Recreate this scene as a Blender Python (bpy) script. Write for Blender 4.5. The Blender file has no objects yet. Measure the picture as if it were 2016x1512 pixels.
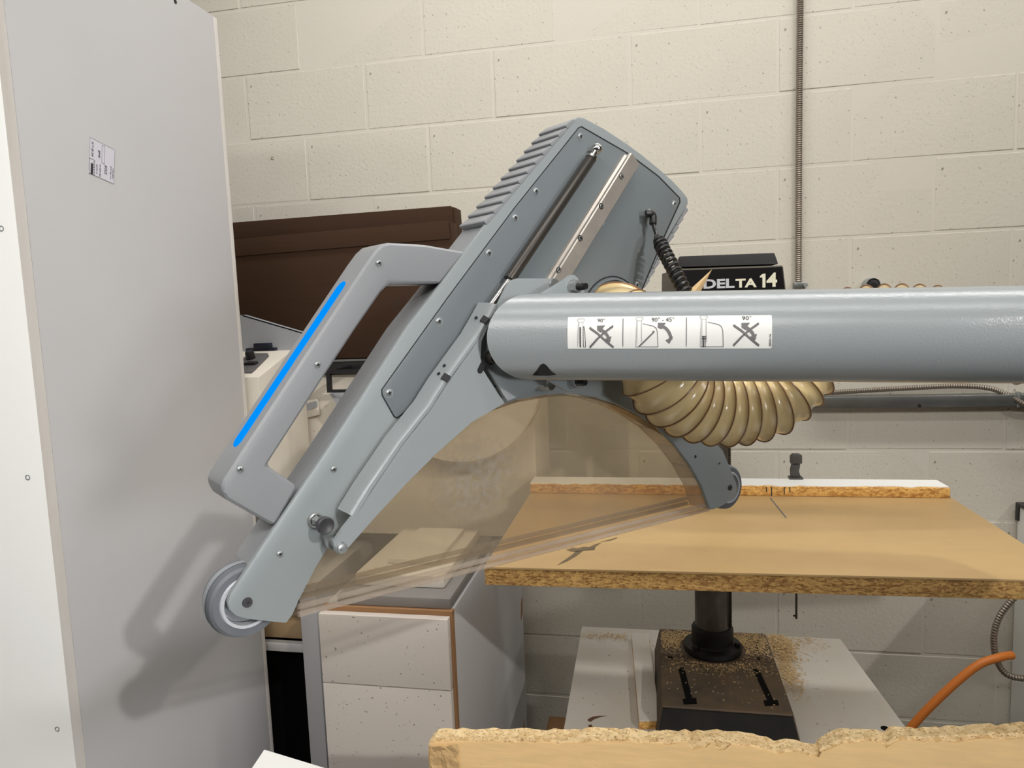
import bpy, bmesh, math, random
from math import sin, cos, pi, radians, sqrt
from mathutils import Vector, Matrix, noise

random.seed(7)
scene = bpy.context.scene
COL = scene.collection
V = Vector

# ------------------------------------------------------------------ camera
FPX, CX, CY = 1400.0, 1008.0, 756.0          # focal length in pixels of the 2016x1512 frame
YAW, PITCH, ROLL = -0.194589, -0.105902, -0.038112
CAM = V((1.264306, -2.175318, 1.4615))       # world: wall is y=0, x along the wall, z up
_f = V((sin(YAW) * cos(PITCH), cos(YAW) * cos(PITCH), sin(PITCH)))
_r0 = V((cos(YAW), -sin(YAW), 0))
_u0 = _r0.cross(_f)
CR = cos(ROLL) * _r0 + sin(ROLL) * _u0
CU = -sin(ROLL) * _r0 + cos(ROLL) * _u0
CF = _f
cam_data = bpy.data.cameras.new('camera')
cam_data.sensor_fit = 'HORIZONTAL'
cam_data.sensor_width = 36.0
cam_data.lens = FPX / 2016.0 * 36.0
cam_data.clip_start = 0.02
cam = bpy.data.objects.new('camera', cam_data)
COL.objects.link(cam)
m = Matrix((CR, CU, -CF)).transposed().to_4x4()
m.translation = CAM
cam.matrix_world = m
scene.camera = cam

# ------------------------------------------------------------------ world and lamps
scene.view_settings.view_transform = 'Standard'
scene.view_settings.look = 'None'
scene.view_settings.gamma = 1.0
scene.view_settings.exposure = 0.0
scene.view_settings.use_curve_mapping = False
world = bpy.data.worlds.new('workshop_ambient')
scene.world = world
world.use_nodes = True
world.node_tree.nodes['Background'].inputs[0].default_value = (1.0, 0.86, 0.70, 1)
world.node_tree.nodes['Background'].inputs[1].default_value = 0.03


def lamp(name, loc, target, energy, color, sx, sy=None, shape='RECTANGLE'):
    d = bpy.data.lights.new(name, 'AREA')
    d.energy = energy
    d.color = color
    d.shape = shape
    d.size = sx
    if sy:
        d.size_y = sy
    o = bpy.data.objects.new(name, d)
    COL.objects.link(o)
    o.location = loc
    o.rotation_euler = (V(target) - V(loc)).to_track_quat('-Z', 'Y').to_euler()
    return o


# lamps of the workshop: a thin tube over the operator, strips over wall and hall, one far high-bay lamp, daylight from a far doorway
WARM, NEUT = (1.0, 0.965, 0.915), (1.0, 0.975, 0.94)
lamp('ceiling_tube_light', (1.75, -2.25, 3.6), (1.75, -2.2501, 0), 20, NEUT, 2.5, 0.04)
lamp('high_bay_lamp', (4.5, -5.05, 3.95), (0.8, -1.2, 1.1), 8.0, WARM, 0.10, None, 'DISK').data.spread = radians(46)     # reflector lamp
lamp('doorway_daylight', (5.2, -5.5, 1.75), (0.5, -1.2, 1.35), 3.5, (0.97, 0.975, 1.0), 0.6, 0.6).data.spread = radians(34)     # daylight through a deep reveal
lamp('near_hall_strip', (0.6, -2.6, 2.4), (0.7, -1.9, 0.9), 16, NEUT, 2.4, 0.10)
lamp('far_hall_strip', (0.6, -5.6, 4.0), (0.6, -3.4, 0), 42, NEUT, 2.4, 0.3)
lamp('wall_strip', (1.75, -0.75, 3.15), (1.75, -0.751, 0), 35, NEUT, 3.2, 0.15)


# ------------------------------------------------------------------ pixel to place helpers
def ray(x, y):
    return (x - CX) / FPX * CR - (y - CY) / FPX * CU + CF


def P(x, y, d):
    return CAM + d * ray(x, y)


def on_plane(x, y, p0, n):
    d = ray(x, y)
    return CAM + d * ((p0 - CAM).dot(n) / d.dot(n))


def WY(x, y, yy):
    return on_plane(x, y, V((0, yy, 0)), V((0, 1, 0)))


def WX(x, y, xx):
    return on_plane(x, y, V((xx, 0, 0)), V((1, 0, 0)))


def WZ(x, y, zz):
    return on_plane(x, y, V((0, 0, zz)), V((0, 0, 1)))


# ------------------------------------------------------------------ materials
def lin(c):
    return tuple((v / 255 / 12.92 if v / 255 <= 0.04045 else ((v / 255 + 0.055) / 1.055) ** 2.4) for v in c) + (1,)


def mat(name, rgb, rough=0.5, metal=0.0, bump=0.0, bscale=300.0, var=0.0, vscale=8.0, vcol=None,
        specks=None, spec=0.5, coat=0.0, stretch=(1, 1, 1), bdist=0.001):
    """procedural principled material; rgb is an sRGB albedo"""
    m = bpy.data.materials.new(name)
    m.use_nodes = True
    nt = m.node_tree
    b = nt.nodes['Principled BSDF']
    b.inputs['Roughness'].default_value = rough
    b.inputs['Metallic'].default_value = metal
    b.inputs['Specular IOR Level'].default_value = spec
    b.inputs['Coat Weight'].default_value = coat
    base = lin(rgb)
    b.inputs['Base Color'].default_value = base
    tc = nt.nodes.new('ShaderNodeTexCoord')
    mp = nt.nodes.new('ShaderNodeMapping')
    mp.inputs['Scale'].default_value = stretch
    nt.links.new(tc.outputs['Object'], mp.inputs[0])
    colsock = None
    if var:
        n = nt.nodes.new('ShaderNodeTexNoise')
        n.inputs['Scale'].default_value = vscale
        n.inputs['Detail'].default_value = 6
        n.inputs['Roughness'].default_value = 0.65
        nt.links.new(mp.outputs[0], n.inputs['Vector'])
        mr = nt.nodes.new('ShaderNodeMapRange')
        mr.inputs['From Min'].default_value = 0.35
        mr.inputs['From Max'].default_value = 0.68
        nt.links.new(n.outputs[0], mr.inputs[0])
        mx = nt.nodes.new('ShaderNodeMix')
        mx.data_type = 'RGBA'
        mx.inputs['A'].default_value = base
        if vcol:
            mx.inputs['B'].default_value = lin(vcol)
            ml = nt.nodes.new('ShaderNodeMath')
            ml.operation = 'MULTIPLY'
            ml.inputs[1].default_value = var
            nt.links.new(mr.outputs[0], ml.inputs[0])
            nt.links.new(ml.outputs[0], mx.inputs['Factor'])
        else:
            mx.inputs['B'].default_value = tuple(c * (1 - var) for c in base[:3]) + (1,)
            nt.links.new(mr.outputs[0], mx.inputs['Factor'])
        colsock = mx.outputs['Result']
    for sp in (specks or []):            # (scale, threshold, colour, strength)
        n = nt.nodes.new('ShaderNodeTexNoise')
        n.inputs['Scale'].default_value = sp[0]
        n.inputs['Detail'].default_value = 3
        nt.links.new(mp.outputs[0], n.inputs['Vector'])
        mr = nt.nodes.new('ShaderNodeMapRange')
        mr.inputs['From Min'].default_value = sp[1]
        mr.inputs['From Max'].default_value = sp[1] + 0.04
        mr.inputs['To Max'].default_value = sp[3]
        nt.links.new(n.outputs[0], mr.inputs[0])
        mx = nt.nodes.new('ShaderNodeMix')
        mx.data_type = 'RGBA'
        if colsock is None:
            mx.inputs['A'].default_value = base
        else:
            nt.links.new(colsock, mx.inputs['A'])
        mx.inputs['B'].default_value = lin(sp[2])
        nt.links.new(mr.outputs[0], mx.inputs['Factor'])
        colsock = mx.outputs['Result']
    if colsock is not None:
        nt.links.new(colsock, b.inputs['Base Color'])
    if bump:
        n = nt.nodes.new('ShaderNodeTexNoise')
        n.inputs['Scale'].default_value = bscale
        n.inputs['Detail'].default_value = 3
        nt.links.new(mp.outputs[0], n.inputs['Vector'])
        bp = nt.nodes.new('ShaderNodeBump')
        bp.inputs['Strength'].default_value = bump
        bp.inputs['Distance'].default_value = bdist
        nt.links.new(n.outputs[0], bp.inputs['Height'])
        nt.links.new(bp.outputs[0], b.inputs['Normal'])
    return m


def mat_emit(name, rgb, strength):
    m = bpy.data.materials.new(name)
    m.use_nodes = True
    b = m.node_tree.nodes['Principled BSDF']
    b.inputs['Base Color'].default_value = (0.0, 0.0, 0.0, 1)
    b.inputs['Specular IOR Level'].default_value = 0.0
    b.inputs['Emission Color'].default_value = lin(rgb)
    b.inputs['Emission Strength'].default_value = strength
    b.inputs['Roughness'].default_value = 0.4
    return m


def mat_clear(name, tint, dust_rgb, dust, patch=None, rough=0.12):
    """clear plastic: see-through sheet with a film of dust and a gloss"""
    m = bpy.data.materials.new(name)
    m.use_nodes = True
    nt = m.node_tree
    b = nt.nodes['Principled BSDF']
    out = nt.nodes['Material Output']
    b.inputs['Base Color'].default_value = lin(dust_rgb)
    b.inputs['Roughness'].default_value = rough
    tr = nt.nodes.new('ShaderNodeBsdfTransparent')
    tr.inputs[0].default_value = lin(tint)
    mix = nt.nodes.new('ShaderNodeMixShader')
    lw = nt.nodes.new('ShaderNodeLayerWeight')
    lw.inputs[0].default_value = 0.5
    pw = nt.nodes.new('ShaderNodeMath')
    pw.operation = 'POWER'
    pw.inputs[1].default_value = 4.0
    nt.links.new(lw.outputs['Facing'], pw.inputs[0])
    fr = nt.nodes.new('ShaderNodeMapRange')
    fr.inputs['To Min'].default_value = 0.025
    fr.inputs['To Max'].default_value = 0.5
    nt.links.new(pw.outputs[0], fr.inputs[0])
    gl = nt.nodes.new('ShaderNodeBsdfGlossy')
    gl.inputs['Roughness'].default_value = rough
    mix2 = nt.nodes.new('ShaderNodeMixShader')
    tc = nt.nodes.new('ShaderNodeTexCoord')
    n = nt.nodes.new('ShaderNodeTexNoise')
    n.inputs['Scale'].default_value = 14
    n.inputs['Detail'].default_value = 8
    nt.links.new(tc.outputs['Object'], n.inputs['Vector'])
    mr = nt.nodes.new('ShaderNodeMapRange')
    mr.inputs['From Min'].default_value = 0.3
    mr.inputs['From Max'].default_value = 0.8
    mr.inputs['To Min'].default_value = dust * 0.8
    mr.inputs['To Max'].default_value = dust * 1.3
    nt.links.new(n.outputs[0], mr.inputs[0])
    fac = mr.outputs[0]
    if patch:                                     # a clump of sawdust stuck to the sheet
        px, pz, rad, amt = patch
        vs = nt.nodes.new('ShaderNodeVectorMath')
        vs.operation = 'SUBTRACT'
        vs.inputs[1].default_value = (px, 0, pz)
        nt.links.new(tc.outputs['Object'], vs.inputs[0])
        vm = nt.nodes.new('ShaderNodeVectorMath')
        vm.operation = 'MULTIPLY'
        vm.inputs[1].default_value = (1, 0, 1.2)
        nt.links.new(vs.outputs[0], vm.inputs[0])
        ln = nt.nodes.new('ShaderNodeVectorMath')
        ln.operation = 'LENGTH'
        nt.links.new(vm.outputs[0], ln.inputs[0])
        mr2 = nt.nodes.new('ShaderNodeMapRange')
        mr2.inputs['From Min'].default_value = rad
        mr2.inputs['From Max'].default_value = rad * 0.2
        mr2.inputs['To Max'].default_value = amt
        nt.links.new(ln.outputs['Value'], mr2.inputs[0])
        n2 = nt.nodes.new('ShaderNodeTexNoise')
        n2.inputs['Scale'].default_value = 130
        n2.inputs['Detail'].default_value = 6
        nt.links.new(tc.outputs['Object'], n2.inputs['Vector'])
        mr3 = nt.nodes.new('ShaderNodeMapRange')
        mr3.inputs['From Min'].default_value = 0.40
        mr3.inputs['From Max'].default_value = 0.62
        nt.links.new(n2.outputs[0], mr3.inputs[0])
        mu = nt.nodes.new('ShaderNodeMath')
        mu.operation = 'MULTIPLY'
        nt.links.new(mr2.outputs[0], mu.inputs[0])
        nt.links.new(mr3.outputs[0], mu.inputs[1])
        ad = nt.nodes.new('ShaderNodeMath')
        ad.operation = 'ADD'
        ad.use_clamp = True
        nt.links.new(fac, ad.inputs[0])
        nt.links.new(mu.outputs[0], ad.inputs[1])
        fac = ad.outputs[0]
    nt.links.new(fac, mix.inputs[0])
    nt.links.new(tr.outputs[0], mix.inputs[1])
    nt.links.new(b.outputs[0], mix.inputs[2])
    nt.links.new(fr.outputs[0], mix2.inputs[0])
    nt.links.new(mix.outputs[0], mix2.inputs[1])
    nt.links.new(gl.outputs[0], mix2.inputs[2])
    nt.links.new(mix2.outputs[0], out.inputs[0])
    return m


def mat_chip(name, light, dark, gap, scale=120, stretch=(1, 1, 2.2)):
    """particle board core: flakes of wood with dark gaps"""
    m = bpy.data.materials.new(name)
    m.use_nodes = True
    nt = m.node_tree
    b = nt.nodes['Principled BSDF']
    b.inputs['Roughness'].default_value = 0.85
    tc = nt.nodes.new('ShaderNodeTexCoord')
    mp = nt.nodes.new('ShaderNodeMapping')
    mp.inputs['Scale'].default_value = stretch
    nt.links.new(tc.outputs['Object'], mp.inputs[0])
    vo = nt.nodes.new('ShaderNodeTexVoronoi')
    vo.inputs['Scale'].default_value = scale
    nt.links.new(mp.outputs[0], vo.inputs['Vector'])
    rp = nt.nodes.new('ShaderNodeValToRGB')
    rp.color_ramp.elements[0].color = lin(dark)
    rp.color_ramp.elements[1].color = lin(light)
    rp.color_ramp.elements[1].position = 0.8
    sep = nt.nodes.new('ShaderNodeSeparateColor')
    nt.links.new(vo.outputs['Color'], sep.inputs[0])
    nt.links.new(sep.outputs[0], rp.inputs[0])
    ns = nt.nodes.new('ShaderNodeTexNoise')
    ns.inputs['Scale'].default_value = scale * 2.0
    ns.inputs['Detail'].default_value = 3
    nt.links.new(mp.outputs[0], ns.inputs['Vector'])
    mr = nt.nodes.new('ShaderNodeMapRange')
    mr.inputs['From Min'].default_value = 0.58
    mr.inputs['From Max'].default_value = 0.68
    mr.inputs['To Max'].default_value = 0.85
    nt.links.new(ns.outputs[0], mr.inputs[0])
    mx = nt.nodes.new('ShaderNodeMix')
    mx.data_type = 'RGBA'
    nt.links.new(mr.outputs[0], mx.inputs['Factor'])
    nt.links.new(rp.outputs[0], mx.inputs['A'])
    mx.inputs['B'].default_value = lin(gap)
    nt.links.new(mx.outputs['Result'], b.inputs['Base Color'])
    bp = nt.nodes.new('ShaderNodeBump')
    bp.inputs['Strength'].default_value = 0.6
    bp.inputs['Distance'].default_value = 0.002
    nt.links.new(ns.outputs[0], bp.inputs['Height'])
    nt.links.new(bp.outputs[0], b.inputs['Normal'])
    return m


M = {}
M['block'] = mat('painted_block', (214, 208, 194), 0.75, bump=0.35, bscale=90, var=0.05, vscale=3,
                 specks=[(75, 0.675, (120, 112, 98), 0.7), (170, 0.66, (128, 120, 106), 0.55)], spec=0.25, bdist=0.002)
M['mortar'] = mat('painted_mortar', (214, 208, 195), 0.8, bump=0.3, bscale=120, spec=0.2)
M['guard_metal'] = mat('hammered_grey_paint', (144, 150, 152), 0.21, bump=0.6, bscale=560, spec=0.5, bdist=0.00038)
M['guard_plate'] = mat('satin_grey_paint', (140, 147, 148), 0.38, bump=0.10, bscale=600, spec=0.45, bdist=0.0004)
M['guard_cover'] = mat('textured_grey_cover', (108, 115, 118), 0.5, bump=0.35, bscale=700, spec=0.4, bdist=0.0005)
M['guard_plastic'] = mat('grey_moulding', (138, 140, 143), 0.40, bump=0.08, bscale=800, spec=0.4, bdist=0.0003)
M['gap'] = mat('dark_gap', (22, 22, 24), 0.7)
M['steel'] = mat('polished_steel', (200, 198, 194), 0.22, metal=1.0)
M['rail_steel'] = mat('brushed_rail_steel', (196, 188, 178), 0.30, metal=0.55, var=0.2, vscale=20)
M['zinc'] = mat('zinc_plated_steel', (172, 176, 176), 0.36, metal=0.7)
M['strut_black'] = mat('dark_strut_tube', (74, 70, 66), 0.3, metal=0.6)
M['black_plastic'] = mat('black_plastic', (24, 24, 25), 0.38)
M['knob_plastic'] = mat('charcoal_knob', (58, 57, 60), 0.45)
M['tire'] = mat('grey_rubber', (104, 108, 114), 0.5, var=0.15, vscale=40)
M['tire_clear'] = mat('pale_polyurethane', (146, 150, 156), 0.35)
M['rim'] = mat('pale_wheel_rim', (186, 189, 194), 0.35)
M['led'] = mat_emit('blue_light_bar', (0, 146, 255), 1.0)
M['plexi'] = mat_clear('dusty_acrylic', (250, 246, 238), (158, 150, 138), 0.14, patch=(0.2326, 0.0549, 0.06, 0.45))
M['plexi_back'] = mat_clear('dusty_acrylic_rear', (250, 246, 238), (158, 150, 138), 0.11)
M['plexi_edge'] = mat_clear('acrylic_edge', (236, 228, 218), (214, 206, 196), 0.26)
M['hose'] = mat_clear('amber_hose_film', (232, 206, 150), (226, 202, 150), 0.93, rough=0.22)
M['hose_wire'] = mat('copper_coated_wire', (128, 92, 62), 0.35)
M['sticker'] = mat('silver_sticker', (226, 226, 222), 0.32, bump=0.2, bscale=160, spec=0.5)
M['ink_grey'] = mat('grey_print', (108, 106, 106), 0.6)
M['ink_dark'] = mat('dark_print', (42, 40, 44), 0.6)
M['ink_light'] = mat('pale_grey_print', (172, 172, 172), 0.6)
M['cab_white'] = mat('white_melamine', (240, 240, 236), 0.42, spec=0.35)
M['cab_side'] = mat('shaded_melamine_side', (186, 185, 186), 0.5, var=0.03, vscale=4, spec=0.3)  # white melamine with the shade of the sides put into its colour
M['cab_edge'] = mat('worn_edge_band', (204, 201, 197), 0.6, var=0.35, vscale=20, stretch=(1, 1, 0.15), vcol=(178, 164, 148))
M['cardboard'] = mat('brown_cardboard', (66, 47, 34), 0.8, var=0.12, vscale=6, stretch=(0.4, 1, 14), spec=0.15)
M['machine'] = mat('cream_machine_paint', (216, 209, 196), 0.5, var=0.08, vscale=7, specks=[(60, 0.70, (150, 110, 80), 0.6)])
M['machine_grey'] = mat('pale_grey_steel', (160, 162, 166), 0.5)
M['panel_grey'] = mat('dark_grey_control_plate', (92, 90, 90), 0.5)
M['drawer'] = mat('speckled_white_front', (206, 198, 190), 0.5,  # white base darkened to carry the shade on the fronts
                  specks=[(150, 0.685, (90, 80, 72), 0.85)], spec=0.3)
M['brown_edge'] = mat('raw_board_edge', (150, 112, 76), 0.8)
M['case_grey'] = mat('grey_tray_plastic', (128, 124, 120), 0.5)
M['tan_board'] = mat('tan_shelf', (178, 152, 116), 0.7, var=0.1)
M['black_void'] = mat('black_recess', (8, 8, 8), 0.8, spec=0.1)  # flat black for recesses, slots and holes
M['press_black'] = mat('black_press_paint', (22, 21, 21), 0.5, bump=0.1, bscale=300, var=0.25, vscale=30, vcol=(48, 43, 38), spec=0.3)
M['press_brown'] = mat('dusty_black_cover', (92, 86, 76), 0.7, var=0.2, vscale=12)
M['press_face'] = mat('gloss_black_decal', (18, 17, 18), 0.22)
M['column'] = mat('oily_steel_column', (92, 86, 74), 0.32, metal=0.35, var=0.5, vscale=14, vcol=(34, 28, 22), spec=0.6)
M['dusty_iron'] = mat('dusty_cast_iron', (70, 60, 50), 0.75, var=0.7, vscale=9, vcol=(112, 92, 66))
M['silver_letter'] = mat('silver_lettering', (196, 198, 204), 0.4)
M['cream_letter'] = mat('cream_lettering', (232, 228, 204), 0.5)
M['peel'] = mat('peeled_backing', (214, 184, 136), 0.7)
M['mdf'] = mat('tan_hardboard_top', (198, 166, 116), 0.42, var=0.35, vscale=5, vcol=(166, 136, 92),
               stretch=(1, 2.2, 1), specks=[(30, 0.72, (220, 194, 150), 0.4)], spec=0.4)
M['chip'] = mat_chip('chipboard_core', (206, 166, 100), (140, 100, 52), (66, 40, 20), 150, (1, 1, 2.6))
M['chip_fence'] = mat_chip('yellow_chipboard_core', (224, 178, 102), (176, 124, 58), (110, 66, 28), 130, (1, 1, 2))
M['chip_front'] = mat_chip('torn_chipboard', (244, 218, 168), (214, 180, 126), (140, 102, 62), 170, (1, 1, 1.6))
M['maple'] = mat('maple_laminate', (242, 206, 150), 0.45, var=0.12, vscale=16, stretch=(1, 1, 7),
                 specks=[(110, 0.735, (120, 84, 50), 0.8)], spec=0.35)
M['bench_white'] = mat('stained_white_board', (206, 202, 194), 0.5, var=0.18, vscale=7, vcol=(182, 160, 122),
                       specks=[(90, 0.70, (110, 84, 60), 0.8)])
M['sawdust'] = mat('sawdust_flakes', (214, 186, 136), 0.9, var=0.45, vscale=60, vcol=(166, 128, 82))
M['conduit'] = mat('flexible_steel_conduit', (150, 140, 128), 0.4, metal=0.7)
M['galv'] = mat('galvanised_channel', (142, 144, 142), 0.35, metal=0.85, var=0.2, vscale=14)
M['orange'] = mat('orange_air_hose', (222, 126, 46), 0.45)
M['clip_grey'] = mat('dark_grey_latch', (72, 70, 68), 0.45, metal=0.3)
M['white_gloss'] = mat('bright_white_panel', (240, 240, 238), 0.35)
M['foil'] = mat('crumpled_tape', (214, 180, 130), 0.15, bump=1.0, bscale=90, bdist=0.004, var=0.4, vscale=40, vcol=(150, 116, 76))
M['floor'] = mat('concrete_floor', (74, 71, 66), 0.6, var=0.2, vscale=2)
M['blue_dark'] = mat('dark_blue_clip', (26, 30, 44), 0.4)


# ------------------------------------------------------------------ mesh builder
class MB:
    def __init__(s):
        s.bm = bmesh.new()

    def poly(s, pts, mi=0):
        f = s.bm.faces.new([s.bm.verts.new(p) for p in pts])
        f.material_index = mi
        return f

    def prism(s, pts, ext, mi=0, side_mi=None):
        """closed solid: polygon pts swept along the vector ext"""
        ext = V(ext)
        a = [s.bm.verts.new(V(p)) for p in pts]
        b = [s.bm.verts.new(V(p) + ext) for p in pts]
        n = len(a)
        fs = [s.bm.faces.new(a[::-1]), s.bm.faces.new(b)]
        for f in fs:
            f.material_index = mi
        for i in range(n):
            f = s.bm.faces.new((a[i], a[(i + 1) % n], b[(i + 1) % n], b[i]))
            f.material_index = mi if side_mi is None else side_mi
        return fs

    def box(s, lo, hi, mi=0):
        (x0, y0, z0), (x1, y1, z1) = lo, hi
        return s.prism([(x0, y0, z0), (x1, y0, z0), (x1, y1, z0), (x0, y1, z0)], (0, 0, z1 - z0), mi)

    def hexa(s, q0, q1, mi=0):
        """solid between two quads"""
        a = [s.bm.verts.new(V(p)) for p in q0]
        b = [s.bm.verts.new(V(p)) for p in q1]
        for vs in [a[::-1], b] + [(a[i], a[(i + 1) % 4], b[(i + 1) % 4], b[i]) for i in range(4)]:
            f = s.bm.faces.new(vs)
            f.material_index = mi

    def tube(s, path, rad, seg=12, mi=0, caps=True, up=None):
        path = [V(p) for p in path]
        n = len(path)
        rings = []
        prev = None
        for i, p in enumerate(path):
            t = (path[min(i + 1, n - 1)] - path[max(i - 1, 0)]).normalized()
            if prev is None:
                ref = V(up) if up else (V((0, 0, 1)) if abs(t.z) < 0.9 else V((1, 0, 0)))
                a = (ref - t * ref.dot(t)).normalized()
            else:
                a = (prev - t * prev.dot(t)).normalized()
            prev = a
            b = t.cross(a)
            r = rad[i] if isinstance(rad, (list, tuple)) else rad
            rings.append([s.bm.verts.new(p + r * (cos(2 * pi * k / seg) * a + sin(2 * pi * k / seg) * b)) for k in range(seg)])
        for i in range(n - 1):
            for k in range(seg):
                f = s.bm.faces.new((rings[i][k], rings[i][(k + 1) % seg], rings[i + 1][(k + 1) % seg], rings[i + 1][k]))
                f.material_index = mi
        if caps:
            f = s.bm.faces.new(rings[0][::-1])
            f.material_index = mi
            f = s.bm.faces.new(rings[-1])
            f.material_index = mi

    def lathe(s, prof, org, axis, seg=24, mi=0, close=False):
        """profile of (radius, height) turned about axis through org"""
        org, ax = V(org), V(axis).normalized()
        ref = V((0, 0, 1)) if abs(ax.z) < 0.9 else V((1, 0, 0))
        a = (ref - ax * ref.dot(ax)).normalized()
        b = ax.cross(a)
        rings = []
        for r, h in prof:
            if r < 1e-6:
                rings.append([s.bm.verts.new(org + ax * h)])
            else:
                rings.append([s.bm.verts.new(org + ax * h + r * (cos(2 * pi * k / seg) * a + sin(2 * pi * k / seg) * b)) for k in range(seg)])
        pairs = list(zip(rings, rings[1:])) + ([(rings[-1], rings[0])] if close else [])
        for A, B in pairs:
            for k in range(seg):
                k2 = (k + 1) % seg
                if len(A) == 1 and len(B) == 1:
                    continue
                if len(A) == 1:
                    f = s.bm.faces.new((A[0], B[k2], B[k]))
                elif len(B) == 1:
                    f = s.bm.faces.new((A[k], A[k2], B[0]))
                else:
                    f = s.bm.faces.new((A[k], A[k2], B[k2], B[k]))
                f.material_index = mi

    def bevel(s, w, seg=2, ang=25):
        s.bm.normal_update()
        es = [e for e in s.bm.edges if len(e.link_faces) == 2 and e.calc_face_angle(0) > radians(ang)]
        bmesh.ops.bevel(s.bm, geom=es, offset=w, segments=seg, profile=0.6, affect='EDGES', clamp_overlap=True)

    def build(s, name, mats, parent=None, smooth=True, bevel=0, seg=2, loc=None):
        if bevel:
            s.bevel(bevel, seg)
        bmesh.ops.recalc_face_normals(s.bm, faces=s.bm.faces)
        me = bpy.data.meshes.new(name)
        s.bm.to_mesh(me)
        s.bm.free()
        for mm in (mats if isinstance(mats, (list, tuple)) else [mats]):
            me.materials.append(mm)
        if smooth:
            me.polygons.foreach_set('use_smooth', [True] * len(me.polygons))
            me.set_sharp_from_angle(angle=radians(32))
        return link(name, me, parent, loc)


def link(name, me, parent=None, loc=None):
    o = bpy.data.objects.new(name, me)
    COL.objects.link(o)
    if parent:
        o.parent = parent
    if loc:
        o.location = loc
    return o


def tag(o, label, cat, group=None):
    o['label'] = label
    o['category'] = cat
    if group:
        o['group'] = group
    return o


def thing(name, label, cat, loc=(0, 0, 0), rotz=0.0, group=None):
    o = bpy.data.objects.new(name, None)
    o.empty_display_size = 0.05
    COL.objects.link(o)
    o.location = loc
    o.rotation_euler = (0, 0, rotz)
    return tag(o, label, cat, group)


def smoothpath(pts, n):
    """Catmull-Rom through pts, n samples evenly by length"""
    pts = [V(p) for p in pts]
    q = [2 * pts[0] - pts[1]] + pts + [2 * pts[-1] - pts[-2]]
    out = []
    for i in range(1, len(q) - 2):
        for k in range(24):
            t = k / 24
            a, b, c, d = q[i - 1], q[i], q[i + 1], q[i + 2]
            out.append(0.5 * ((2 * b) + (c - a) * t + (2 * a - 5 * b + 4 * c - d) * t * t + (3 * b - a - 3 * c + d) * t ** 3))
    out.append(pts[-1])
    L = [0]
    for a, b in zip(out, out[1:]):
        L.append(L[-1] + (b - a).length)
    res = []
    j = 0
    for i in range(n):
        s = L[-1] * i / (n - 1)
        while j < len(L) - 2 and L[j + 1] < s:
            j += 1
        t = (s - L[j]) / max(1e-9, L[j + 1] - L[j])
        res.append(out[j].lerp(out[j + 1], min(1, t)))
    return res


def text_polys(body, bold=0.0, shear=0.0):
    """triangles of a text normalised to its own bounding box (0..1, 0..1)"""
    cu = bpy.data.curves.new('t', 'FONT')
    cu.body = body
    cu.offset = bold
    cu.shear = shear
    cu.resolution_u = 3
    o = bpy.data.objects.new('t', cu)
    COL.objects.link(o)
    bpy.context.view_layer.update()
    me = bpy.data.meshes.new_from_object(o.evaluated_get(bpy.context.evaluated_depsgraph_get()))
    vs = [v.co.copy() for v in me.vertices]
    fs = [tuple(p.vertices) for p in me.polygons]
    bpy.data.objects.remove(o)
    bpy.data.curves.remove(cu)
    bpy.data.meshes.remove(me)
    x0, x1 = min(v.x for v in vs), max(v.x for v in vs)
    y0, y1 = min(v.y for v in vs), max(v.y for v in vs)
    return [((v.x - x0) / (x1 - x0), (v.y - y0) / (y1 - y0)) for v in vs], fs


class Print(MB):
    """flat print: 2D shapes mapped to a surface by fn(u, v)"""
    def __init__(s, fn):
        super().__init__()
        s.fn = fn
        s.step = 24.0

    def text(s, body, x0, y0, x1, y1, bold=0.0, rot=0, mi=0):
        vs, fs = text_polys(body, bold)
        out = []
        for a, b in vs:
            if rot == 90:            # reads downwards
                u, v = x1 + (x0 - x1) * (1 - b), y0 + (y1 - y0) * a
                u = x0 + (x1 - x0) * b
            elif rot == -90:         # reads upwards
                u, v = x0 + (x1 - x0) * (1 - b), y1 + (y0 - y1) * a
            else:
                u, v = x0 + (x1 - x0) * a, y1 + (y0 - y1) * b
            out.append(s.bm.verts.new(s.fn(u, v)))
        for f in fs:
            try:
                s.bm.faces.new([out[i] for i in f]).material_index = mi
            except ValueError:
                pass

    def fill(s, pts, mi=0):
        s.poly([s.fn(*p) for p in pts], mi)

    def line(s, pts, w, mi=0, closed=False):
        pts = [V((p[0], p[1])) for p in pts]
        if closed:
            pts = pts + [pts[0]]
        for a, b in zip(pts, pts[1:]):
            d = (b - a)
            if d.length < 1e-6:
                continue
            d.normalize()
            nrm = V((-d.y, d.x)) * w / 2
            a2, b2 = a - d * w * 0.3, b + d * w * 0.3
            k_ = max(1, int((b2 - a2).length / s.step))
            row = [(s.bm.verts.new(s.fn(*(a2.lerp(b2, i / k_) + nrm))), s.bm.verts.new(s.fn(*(a2.lerp(b2, i / k_) - nrm)))) for i in range(k_ + 1)]
            for (p1, p2), (p3, p4) in zip(row, row[1:]):
                s.bm.faces.new((p1, p3, p4, p2)).material_index = mi


# ------------------------------------------------------------------ the setting: floor and block wall
b = MB()
b.box((-4, -8, -0.05), (6, 0.0, 0.0))
fl = b.build('floor', M['floor'], smooth=False)
fl['kind'] = 'structure'

CH, CW = 0.2032, 0.4064
b = MB()
b.box((-1.2, 0.0011, 0.0), (4.2, 0.2, 18 * CH))
wall = b.build('wall_back', M['mortar'], smooth=False)
wall['kind'] = 'structure'


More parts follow.
